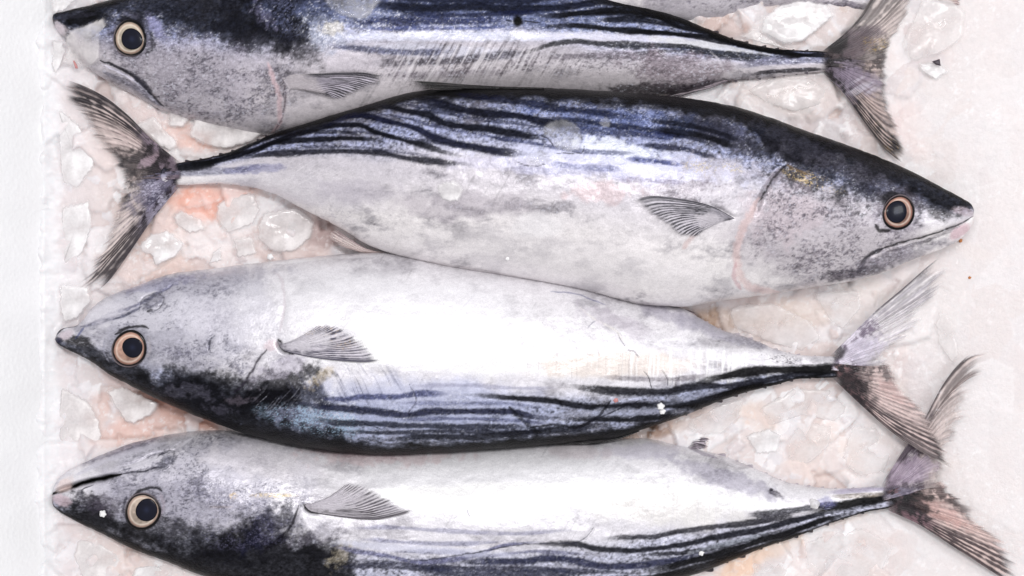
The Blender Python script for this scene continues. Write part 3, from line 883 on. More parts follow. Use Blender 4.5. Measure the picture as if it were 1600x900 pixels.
# ---- A : top fish, head left, back up
A = mkfish(at=(700, 60), seed=100, nose_lo=1000, nose_hi=1250, k0=.72, k1=.6, label='topmost whole fish, ice over its snout and a round black hole in its back',
    top=[(82,27),(84,22),(100,18),(150,6),(220,-12),(320,-42),(430,-68),(560,-85),(700,-80),(850,-45),(985,2),(1010,10),(1066,29),(1110,47),(1150,62),(1200,74),(1250,79),(1285,80),(1302,83),(1312,88),(1317,95)],
    bot=[(82,29),(84,38),(100,60),(120,85),(143,110),(200,143),(257,174),(283,183),(350,200),(425,212),(500,205),(600,190),(700,174),(800,162),(900,157),(1000,153),(1066,147),(1133,128),(1193,122),(1233,117),(1283,112),(1302,109),(1312,104),(1317,97)],
    zc=[(82,14),(300,0),(900,-5),(1290,18),(1392,20)],
    v_blue0=.38, v_blue1=.60, v_back=.06, spark=.7, side=(190,186,198), belly=(208,202,206), blue=(140,148,182),
    grooves=[([(430,100),(438,130),(442,165),(436,195)],4,5), ([(157,96),(200,115),(225,140),(255,166)],4,6), ([(440,122),(455,116),(480,115)],4,4)],
    bumps=[(203,60,34,34,-5)],
    layers=[
      ('blob',300,140,150,70,20,.5,30., (196,190,198),.55), ('blob',300,100,130,60,20,.6,18.,(160,154,170),.4),
      ('blob',250,120,150,60,15,.6,20.,(150,146,156),.4), ('above',[(82,45),(110,44),(150,36),(200,30),(250,38),(300,52),(350,62),(400,70),(450,75),(500,50),(540,10),(580,-60)],34,1.0,20.,(10,11,20),.90),
      ('blob',430,15,70,60,10,1.0,16.,(12,13,24),.8), ('speck',470,20,70,50,10,4.,.5,(110,116,150),.6), ('blob',385,50,60,30,10,.9,14.,(14,15,26),.7), ('blob',130,30,40,14,-15,.5,12.,BLK,.95),
      ('blob',470,75,45,25,40,.8,12.,(20,20,32),.6), ('blob',412,25,26,12,50,1.2,9.,(130,128,160),.5),
      ('speck',300,120,170,80,20,7.,.56,(86,82,98),.6), ('speck',410,130,80,60,60,5.,.55,(96,90,108),.6), ('speck',260,150,90,40,25,10.,.55,(120,112,124),.5),
      ('line',[(90,30),(120,24),(150,22)],5,.4,(60,60,74),.4), ('blob',92,45,12,12,0,.5,8.,(210,200,206),.8),
      ('line',[(418,98),(428,125),(437,160),(437,190),(425,207)],4.5,.8,(222,190,194),.55),
      ('line',[(443,122),(446,150),(442,178),(430,203)],2.2,.5,(120,108,118),.6),
      ('line',[(157,94),(190,108),(215,124),(240,152),(256,166)],3,.4,(24,24,34),.85), ('blob',224,134,22,8,48,.4,10.,(58,58,72),.85), ('line',[(160,100),(200,120),(245,160)],2,.4,(200,198,214),.6),
      ('line',[(162,112),(210,136),(250,164)],5,.5,(120,118,134),.6),
      ('blob',203,58,40,40,0,.25,12.,(96,94,112),.65), ('blob',205,38,27,14,20,.35,12.,(8,8,14),.85), ('line',[(226,84),(240,74),(236,50)],4,.5,(30,28,34),.6), ('blob',242,40,10,26,-35,.5,8.,(156,156,196),.7),
      ('blob',720,57,230,9,0,.35,10.,(210,213,230),.75), ('blob',690,80,140,12,3,.35,20.,(214,216,232),.6), ('speck',740,54,140,9,0,4.,.50,(250,250,255),.8), ('speck',900,115,220,36,0,6.,.52,(110,102,112),.6), ('speck',620,100,120,40,0,6.,.54,(120,112,122),.55), ('blob',510,50,40,30,30,.8,12.,(170,176,196),.6),  # pale band and bright specks at mid flank are painted highlight
      ('blob',1000,62,200,10,3,.5,24.,(210,208,222),.7), ('blob',1110,72,110,7,8,.4,20.,(206,206,210),.8), ('blob',720,-20,280,50,0,.4,40.,(84,92,126),.85), ('blob',720,20,280,30,0,.5,18.,(104,114,152),.75),
      ('stripe',[(560,8),(616,10),(673,13),(733,10),(800,15),(866,12),(933,3),(980,-8)],7,.5,(10,14,34),.92),
      ('stripe',[(900,26),(960,20),(1010,24),(1060,36),(1110,50),(1160,64),(1210,75)],4,.4,(6,7,14),.9), ('stripe',[(960,52),(1020,50),(1080,58),(1140,68),(1200,80),(1260,90)],3.2,.4,(14,15,24),.9), ('stripe',[(980,84),(1060,80),(1130,90),(1200,94)],3.5,.6,(60,58,66),.7), ('stripe',[(620,22),(700,24),(780,22),(860,18)],4,.5,(20,28,66),.8), ('stripe',[(600,-4),(700,-2),(800,2),(880,-4)],6,.5,(14,18,40),.85), ('stripe',[(560,44),(640,45),(720,44),(800,42)],3,.7,(60,76,140),.6), ('stripe',[(540,36),(600,33),(666,33),(733,33),(790,30)],6,.6,(24,36,90),.75),
      ('stripe',[(820,22),(856,25),(916,20),(966,15),(1010,20),(1066,43),(1100,50),(1133,61),(1166,69),(1220,78)],6,.4,(6,7,14),.97),
      ('stripe',[(930,32),(960,30),(1000,31),(1040,38),(1070,46)],5,.4,(8,9,18),.9), ('stripe',[(900,0),(980,6),(1060,32),(1130,56),(1200,76),(1270,84)],6,.3,(4,5,9),.98),
      ('stripe',[(830,44),(900,40),(966,47),(1066,54),(1116,58),(1166,72),(1220,82),(1300,92)],5,.4,(7,8,14),.95),
      ('stripe',[(800,84),(826,80),(866,69),(900,65),(966,70),(1066,73),(1116,82),(1183,88),(1240,92)],5,.5,(38,40,44),.85),
      ('stripe',[(510,72),(533,73),(583,78),(650,82),(710,80)],5,.8,(70,78,120),.7), ('stripe',[(560,100),(700,95),(766,88),(830,80)],6,.8,(88,84,98),.7), ('stripe',[(850,92),(900,88),(960,86),(1040,92)],6,.8,(118,110,122),.6),
      ('stripe',[(600,118),(700,116),(800,112)],6,.8,(130,122,134),.5),
      ('hatch',740,100,170,44,0,30,2.6,.48,(92,84,92),.55), ('hatch',760,105,170,40,0,30,3.4,.56,(236,232,236),.5), ('hatch',1120,110,90,30,0,140,4.,.6,(210,206,214),.5),
      ('blob',860,130,250,20,0,.6,20.,(196,190,194),.7), ('blob',1060,112,90,34,10,.7,20.,(140,126,136),.65), ('blob',1100,140,80,14,-10,.6,14.,(70,60,72),.75), ('blob',1010,140,70,12,0,.7,12.,(60,50,58),.7),
      ('stripe',[(1150,104),(1200,96),(1260,94),(1340,95),(1390,96)],7,.3,(128,128,150),.85), ('stripe',[(1220,88),(1280,86),(1340,90)],5,.3,(5,5,8),.95), ('stripe',[(1170,116),(1220,111),(1290,108)],4,.4,(44,40,52),.8),
      ('blob',1345,97,34,6,0,.8,8.,(150,146,164),.6), ('blob',1365,98,22,12,0,.9,7.,(70,58,62),.85), ('blob',809,33,9.5,9.5,0,.15,6.,(2,2,4),1.), ('line',[(818,33),(830,34),(844,35)],1.5,.3,(6,6,10),.9), ('line',[(790,32),(800,33)],1.5,.2,(10,10,14),.8),
      ('blob',560,100,60,20,0,.6,12.,(206,200,208),.6), ('speck',530,65,70,20,30,5.,.6,(240,240,246),.7), ('blob',520,45,20,12,0,.7,8.,(226,214,180),.35),
    ])
# ---- B : second fish, head right, back up
B = mkfish(at=(850, 320), seed=200, nose_lo=300, nose_hi=520, k0=.6, k1=.72, label='second fish from the top, the only one with its head at the right',
    top=[(250,272),(254,263),(262,259),(272,256),(300,251),(340,243),(384,227),(422,211),(474,194),(519,180),(564,167),(597,157),(640,145),(700,138),(760,136),(833,137),(933,142),(1067,153),(1149,167),(1200,183),(1266,207),(1333,230),(1400,257),(1450,281),(1483,299),(1505,311),(1518,320),(1522,328)],
    bot=[(250,273),(254,283),(262,287),(285,289),(340,287),(380,290),(420,300),(480,330),(533,357),(570,380),(600,392),(633,402),(733,423),(800,433),(900,450),(1007,476),(1067,479),(1133,469),(1216,458),(1266,449),(1316,442),(1366,430),(1433,403),(1476,387),(1513,361),(1520,345),(1522,332)],
    zc=[(178,24),(285,24),(500,50),(900,60),(1300,56),(1522,40)],
    v_blue0=.24, v_blue1=.44, v_back=.06, spark=.6, blue=(150,156,188), side=(206,202,209), belly=(238,234,234), cloud=1.15,
    grooves=[([(1232,258),(1215,272),(1200,290),(1188,312),(1180,335)],4,6), ([(1178,335),(1160,370),(1152,405),(1160,440),(1190,456)],7,3.5), ([(1521,338),(1500,350),(1476,359),(1440,371),(1400,381),(1372,391)],2.8,5), ([(1378,388),(1358,402),(1342,424)],4,4), ([(1148,340),(1130,330),(1109,320)],3,3)],
    bumps=[(1404,332,36,34,-5)],
    layers=[
      ('blob',1290,370,160,85,0,.4,30.,(184,177,184),.75), ('blob',1230,330,60,60,0,.9,16.,(198,184,190),.5), ('blob',900,410,280,50,8,.4,40.,(236,232,234),.6), ('blob',450,290,160,32,10,.4,30.,(216,212,220),.6),
      ('speck',1290,370,140,80,0,8.,.54,(112,104,116),.6), ('speck',1250,310,90,40,20,5.,.52,(90,86,100),.6), ('speck',1330,400,110,40,-15,6.,.52,(120,112,124),.6), ('speck',1100,290,120,40,0,7.,.56,(130,120,132),.5), ('blob',1060,280,70,26,0,.8,14.,(150,140,152),.4),
      ('blob',960,255,190,28,6,.8,16.,(214,216,240),.7), ('blob',960,232,80,14,10,.9,9.,(236,240,255),.85), ('blob',850,262,180,14,4,.7,14.,(186,184,206),.5),  # bluish white patches are highlight sparkle painted into the colour
      ('blob',1000,190,200,22,6,.8,18.,(96,112,168),.7), ('speck',930,185,180,26,5,4.,.55,(190,204,255),.75), ('speck',1060,215,100,30,8,5.,.6,(200,205,240),.5), ('blob',1130,210,80,26,15,.7,18.,(92,90,106),.75), ('blob',1090,196,70,14,10,.7,14.,(20,22,34),.6),
      ('stripe',[(840,184),(900,188),(960,196),(1020,204),(1080,216),(1130,232)],4,.6,(14,18,44),.8), ('stripe',[(760,212),(820,222),(880,232),(940,238),(1000,240)],3.5,.7,(40,54,110),.65), ('stripe',[(1010,188),(1060,194),(1110,204),(1160,220)],4,.5,(10,12,24),.8), ('stripe',[(520,206),(560,206),(600,210),(650,218),(700,226),(760,238)],2.6,.5,(40,44,76),.6), ('stripe',[(580,176),(640,186),(700,202),(760,212),(820,224)],2.6,.5,(44,50,90),.55), ('stripe',[(450,232),(500,229),(560,230),(620,238),(680,244)],3,.6,(60,62,90),.55), ('stripe',[(430,214),(480,206),(530,206),(570,212)],3.5,.4,(14,16,34),.8), ('stripe',[(620,160),(680,172),(740,184),(800,192),(850,200)],3,.6,(30,36,70),.6), ('stripe',[(262,262),(300,258),(340,250),(384,238),(423,224),(470,208),(520,196),(560,195),(586,206),(626,218),(666,228),(693,237),(730,246)],5,.4,(7,9,22),.97),
      ('stripe',[(330,252),(400,222),(440,207),(490,190),(540,176),(600,162)],6,.3,(6,7,14),.95),
      ('stripe',[(370,246),(400,236),(435,222),(470,219),(500,218),(540,216),(583,217),(600,222)],5,.4,(8,9,20),.95),
      ('stripe',[(360,248),(400,243),(430,240),(470,238),(533,236),(583,237),(633,247),(683,252),(740,258)],5,.5,(16,18,38),.9),
      ('stripe',[(500,200),(560,180),(616,192),(650,200),(683,217),(733,228),(783,237),(830,242)],6,.4,(10,16,48),.95),
      ('stripe',[(560,172),(593,164),(633,174),(666,178),(693,192),(733,199),(766,202),(800,208),(860,218)],6,.4,(7,10,26),.96),
      ('stripe',[(640,152),(673,160),(706,167),(733,173),(766,177),(810,182),(860,192),(920,196)],7,.5,(8,12,34),.95),
      ('stripe',[(700,146),(783,155),(833,163),(873,170),(930,176),(990,184)],6,.6,(12,18,50),.85),
      ('stripe',[(860,200),(930,204),(1000,210),(1066,214)],6,.8,(24,34,84),.6), ('stripe',[(1020,200),(1066,207),(1100,213),(1130,222),(1152,229)],6,.4,(8,9,18),.92), ('stripe',[(980,248),(1010,250),(1066,258)],5,.6,(46,62,134),.8),
      ('stripe',[(1000,226),(1066,233),(1100,242),(1126,250)],5,.6,(30,34,66),.8), ('stripe',[(860,256),(920,262),(970,264)],5,.8,(110,116,160),.6), ('stripe',[(960,280),(1010,282),(1070,286)],4,.8,(140,134,160),.6), ('stripe',[(800,262),(860,268),(930,270)],5,.8,(150,150,176),.5),
      ('above',[(600,150),(660,147),(733,150),(800,153),(900,156),(1000,163),(1067,172),(1120,188),(1170,205),(1210,240),(1250,262),(1300,268),(1350,285),(1400,295),(1450,316),(1490,332),(1515,330),(1522,328)],17,1.1,20.,(8,8,12),.93),
      ('blob',1270,262,130,34,22,1.1,16.,(22,22,30),.7), ('blob',1330,268,110,16,24,1.1,13.,(104,102,116),.5), ('blob',1230,215,70,12,22,1.1,13.,(66,66,78),.5), ('speck',1300,270,140,50,22,7.,.5,(60,58,70),.6), ('blob',1240,225,50,18,25,.6,16.,(50,50,62),.5), ('blob',1350,250,60,10,24,.6,16.,(52,50,56),.4),('blob',1450,318,50,16,28,.9,12.,(20,20,26),.6), ('blob',1360,300,30,14,30,.8,10.,(60,60,76),.6),
      ('blob',1125,262,70,20,5,.9,9.,(196,192,206),.6), ('speck',1110,262,60,16,10,4.,.58,(206,192,150),.7), ('speck',1270,282,60,12,18,3.5,.52,(214,190,140),.8),
      ('line',[(1234,256),(1222,264),(1208,280),(1196,298),(1186,318)],2.3,.6,(20,18,24),.8), ('line',[(1230,258),(1240,264),(1262,272)],3,.6,(150,124,84),.6),
      ('line',[(1186,310),(1172,335),(1158,365),(1151,400),(1156,430),(1175,449),(1216,456)],8,.9,(226,196,192),.55), ('line',[(1150,410),(1146,430),(1158,452)],4,.6,(204,160,164),.5),
      ('line',[(1521,338),(1500,350),(1476,359),(1440,371),(1400,381),(1372,391)],1.8,.4,(34,26,30),.85), ('line',[(1500,354),(1440,378),(1385,394)],4,.5,(96,88,98),.6),
      ('line',[(1380,388),(1355,402),(1338,428)],4.5,.8,(40,38,48),.85), ('blob',1400,402,90,12,-17,.7,10.,(140,134,146),.6), ('blob',1330,428,60,10,-8,.8,9.,(80,74,86),.6), ('blob',1500,362,22,10,-35,.3,8.,(206,176,184),.8), ('blob',1505,330,18,9,10,.4,8.,(184,170,178),.7),
      ('blob',1404,332,42,40,0,.3,12.,(128,120,134),.55), ('blob',1398,312,26,16,-20,.4,12.,(8,7,10),.85), ('line',[(1368,350),(1374,360),(1392,360)],4,.4,(10,8,10),.85), ('line',[(1430,312),(1438,332),(1428,352)],3,.4,(60,56,70),.5),
      ('stripe',[(190,282),(240,272),(300,268),(360,266),(420,258)],6,.5,(128,130,152),.7), ('stripe',[(210,276),(260,264),(310,258),(350,250)],7,.3,(6,7,12),.95), ('blob',400,264,50,8,-5,.6,10.,(120,122,170),.5), ('blob',240,280,30,9,-8,.8,8.,(160,156,182),.6), ('blob',208,282,24,12,0,.9,7.,(66,54,62),.9),
      ('blob',720,320,120,24,0,.7,24.,(176,168,178),.45), ('blob',940,300,60,18,0,.8,14.,(206,176,176),.4), ('blob',840,352,45,22,0,.2,20.,(240,238,240),.7), ('blob',560,300,80,20,0,.8,18.,(180,174,186),.4),
      ('line',[(1067,388),(1080,372),(1090,362)],5,.9,(190,150,144),.4), ('hatch',460,270,90,26,0,60,2.5,.6,(240,238,242),.4),
      ('line',[(842,210),(856,216),(866,228)],1.3,.3,(20,20,28),.85), ('line',[(866,238),(892,240),(908,240),(913,228)],1.1,.3,(40,40,50),.8), ('line',[(806,252),(830,260),(852,256)],1.1,.3,(60,60,70),.7), ('speck',520,330,90,30,10,5.,.62,(160,154,168),.4),
      ('stripe',[(620,404),(800,432),(1000,474),(1070,478)],3,.2,(120,104,108),.3),  # shade painted along the belly edge above the third fish
    ])
# ---- C : third fish, head left, back down
C = mkfish(at=(720, 560), seed=300, back_down=True, nose_lo=1000, nose_hi=1250, k0=.72, k1=.6, label='third fish from the top, head left, with a copper pink iris and closed mouth',
    top=[(86,529),(90,519),(100,513),(118,509),(130,500),(143,482),(167,464),(213,447),(247,434),(277,426),(333,420),(383,413),(433,407),(480,402),(533,397),(600,394),(700,405),(800,420),(900,438),(1000,465),(1066,482),(1099,500),(1133,517),(1176,530),(1216,547),(1253,555),(1296,557),(1314,560),(1324,565),(1330,572)],
    bot=[(86,531),(90,537),(100,543),(140,563),(173,586),(200,600),(233,617),(283,640),(333,660),(400,682),(467,697),(533,706),(600,711),(700,706),(816,698),(900,690),(960,684),(1000,672),(1067,650),(1123,627),(1166,613),(1216,600),(1250,592),(1300,590),(1314,588),(1324,583),(1330,574)],
    zc=[(86,22),(400,25),(900,25),(1300,28),(1405,28)],
    v_blue0=.20, v_blue1=.36, v_back=.05, spark=.5, side=(228,226,232), belly=(230,228,232), blue=(172,178,204), cloud=.95,
    grooves=[([(88,524),(100,514),(118,510)],2.5,3), ([(128,512),(160,502),(200,490),(225,478)],3.5,6), ([(216,488),(222,468),(244,458),(256,466),(250,480),(232,488)],2.5,3.5), ([(256,458),(270,444)],2.5,3), ([(434,532),(440,545),(451,550)],4,6), ([(417,547),(400,565),(392,582),(375,605)],4,4), ([(336,524),(328,534),(326,548)],3,3), ([(430,430),(444,470),(440,505)],6,2), ([(800,640),(825,660),(830,672)],4,4)],
    bumps=[(202,545,34,34,-5)],
    layers=[
      ('blob',270,500,190,80,-5,.5,40.,(198,197,208),.8), ('blob',240,545,130,40,10,1.,20.,(156,155,170),.45), ('blob',330,440,120,20,-8,.9,20.,(160,158,172),.5), ('speck',290,500,180,80,0,7.,.52,(112,110,128),.6), ('speck',360,560,110,30,10,6.,.52,(110,108,128),.6), ('blob',370,490,90,40,-8,.8,26.,(216,214,224),.5),
      ('blob',620,500,260,90,5,.3,60.,(240,239,243),.75), ('blob',720,560,300,28,4,.4,40.,(248,248,251),.85),  # white band along the middle is a painted specular highlight
      ('blob',960,570,150,24,-1,.5,24.,(226,214,204),.7), ('blob',1130,555,120,14,4,.4,14.,(226,224,228),.7), ('hatch',1080,572,160,30,0,4,3.2,.50,(250,250,250),.7), ('hatch',960,575,190,40,0,3,2.4,.62,(176,168,168),.35),
      ('blob',1130,520,90,12,18,.7,14.,(160,158,172),.6), ('blob',1060,500,70,14,20,.8,14.,(180,176,190),.6), ('speck',1220,560,40,9,10,4.,.5,(70,64,76),.7),
      ('below',[(86,530),(120,548),(150,556),(175,570),(205,585),(250,586),(300,588),(350,602),(385,608),(420,604),(470,595),(500,600),(520,640),(560,690),(600,700),(700,694),(800,690),(900,682),(980,672)],27,1.1,22.,(9,9,15),.95),
      ('blob',135,545,50,16,26,.5,12.,(10,10,16),.85), ('blob',330,610,110,34,10,.9,22.,(12,12,20),.75), ('blob',440,600,70,26,-15,1.0,16.,(14,14,22),.8), ('blob',290,610,40,12,10,1.2,14.,(110,108,126),.35),('blob',345,640,30,8,10,1.2,12.,(90,88,104),.45), ('blob',440,575,60,16,-25,.9,12.,(180,174,190),.5),
      ('blob',375,625,26,8,0,1.2,10.,(130,120,134),.35), ('blob',500,592,26,10,-40,.9,7.,(196,180,150),.5),
      ('blob',660,635,200,50,0,.4,24.,(190,196,226),.6), ('blob',560,655,150,24,2,.9,14.,(176,184,216),.45), ('speck',500,657,100,24,10,3.5,.52,(176,206,232),.8), ('speck',620,640,160,50,0,4.,.6,(240,242,255),.6),  # blue sheen painted in as pale patches and specks
      ('hatch',560,600,110,36,0,-28,2.6,.56,(96,98,130),.45), ('hatch',450,630,60,30,0,40,2.5,.6,(170,170,186),.4), ('hatch',640,490,200,50,0,45,3.,.68,(196,194,206),.35),
      ('stripe',[(640,604),(720,602),(800,606),(870,606)],3,.8,(150,150,176),.5), ('stripe',[(620,630),(700,630),(780,630),(850,638)],3,.7,(110,116,156),.55), ('stripe',[(620,656),(700,654),(780,656),(860,662)],3,.7,(90,96,140),.6), ('stripe',[(520,674),(600,676),(700,674),(800,676),(880,668)],4,.7,(24,26,44),.8), ('stripe',[(500,622),(540,625),(566,620),(616,620),(666,615),(700,615)],4.5,.8,(70,78,130),.8),
      ('stripe',[(450,628),(490,634),(533,638),(583,643),(633,648),(683,643),(733,643),(793,643),(833,651),(880,655)],5.5,.7,(22,26,62),.9),
      ('stripe',[(480,652),(533,661),(600,663),(650,665),(733,667),(800,667),(840,668)],5,.6,(20,24,44),.85),
      ('stripe',[(600,688),(666,682),(733,683),(816,677),(900,670),(960,662)],6,.7,(18,20,34),.9),
      ('stripe',[(720,616),(750,618),(800,622),(850,625),(900,633),(950,637),(1000,633),(1067,633),(1110,622),(1150,612),(1190,604),(1230,594)],5,.5,(12,13,22),.95),
      ('stripe',[(880,602),(933,608),(1000,612),(1040,612),(1067,607),(1100,603),(1140,604),(1180,598),(1240,585),(1300,580)],6,.5,(20,20,32),.93),
      ('stripe',[(880,656),(916,655),(966,655),(1033,650),(1067,640),(1110,630),(1160,618)],5,.4,(8,9,14),.95),
      ('stripe',[(1080,600),(1133,588),(1183,580),(1233,577),(1290,577),(1350,578),(1400,580)],8,.4,(6,6,10),.97), ('stripe',[(1100,622),(1150,612),(1200,602),(1250,592),(1310,586)],6,.3,(5,5,9),.97),
      ('stripe',[(940,588),(1000,592),(1060,592),(1110,586)],4,.9,(130,122,130),.6), ('blob',960,645,120,8,-2,.6,12.,(176,180,200),.5), ('blob',1080,620,60,6,-14,.5,10.,(150,154,174),.6),
      ('line',[(796,636),(812,652),(830,668),(845,676)],5,1.2,(12,12,18),.75), ('line',[(830,668),(870,664),(900,668),(940,645),(955,625)],3,.5,(16,16,26),.8), ('line',[(900,668),(930,655),(1000,625)],1.6,.4,(30,30,44),.7), ('line',[(640,600),(650,625),(628,655)],1.6,.6,(70,70,96),.6), ('line',[(550,655),(600,672)],1.6,.4,(30,32,50),.6),
      ('line',[(1006,580),(1014,590),(1018,606)],1.2,.3,(50,48,58),.8), ('line',[(1034,578),(1042,590),(1044,602)],1.,.3,(70,66,76),.7), ('line',[(964,520),(970,532),(977,542)],1.,.3,(120,116,130),.7), ('line',[(978,548),(988,548),(998,558)],1.1,.3,(96,92,108),.7), ('line',[(860,455),(890,457),(920,466),(945,476)],1.3,.5,(120,122,160),.6), ('line',[(918,512),(926,504),(934,500)],1.,.3,(130,128,150),.6), ('line',[(905,480),(930,500),(960,515),(975,535)],2.,.6,(236,232,226),.5),
      ('line',[(88,523),(96,515),(108,510),(120,509)],1.5,.3,(40,34,44),.9), ('blob',104,523,14,8,-25,.3,8.,(214,202,210),.75), ('line',[(118,530),(127,518),(132,511)],2,.4,(110,116,160),.7), ('blob',92,532,6,5,0,.3,8.,(60,60,90),.7),
      ('line',[(126,511),(160,502),(200,490),(222,478)],3,.8,(104,106,130),.8), ('line',[(140,506),(180,488),(216,476),(240,462),(258,452),(270,444)],3.4,.9,(112,112,138),.75), ('blob',237,472,22,10,-30,.3,9.,(108,108,126),.8), ('blob',241,470,13,5,-30,.4,7.,(180,178,190),.7), ('line',[(216,488),(222,468),(244,458),(256,466),(250,480),(232,488)],1.3,.5,(60,60,74),.4),
      ('line',[(230,487),(238,484)],2.5,.3,(36,36,50),.7), ('blob',160,490,40,16,-20,.4,16.,(224,222,230),.7), ('blob',250,445,60,10,-12,.8,10.,(150,150,180),.5),
      ('blob',200,545,42,40,0,.3,12.,(140,140,154),.55), ('line',[(180,522),(200,512),(222,510),(232,514)],3,.4,(16,14,20),.85), ('line',[(232,525),(234,545),(228,560)],3,.4,(180,176,184),.7), ('line',[(163,528),(162,550),(170,566)],2,.4,(170,170,186),.6), ('blob',200,578,38,12,15,.5,10.,(8,8,12),.85),
      ('line',[(417,545),(403,562),(393,580),(380,600),(366,614)],2.6,.8,(50,44,60),.75), ('line',[(336,524),(328,534),(326,548)],2,.5,(70,70,90),.75), ('line',[(428,425),(442,440),(444,480),(436,520)],3,.9,(214,206,212),.6), ('line',[(434,530),(442,544),(458,553)],4,.4,(14,10,14),.9), ('blob',425,540,14,10,0,.7,8.,(214,190,196),.5),
      ('blob',1372,574,26,12,0,.9,7.,(120,108,122),.85), ('line',[(420,414),(500,404),(600,398)],3,.5,(246,246,250),.6), ('blob',960,500,60,16,20,.9,12.,(196,188,200),.45),
    ])
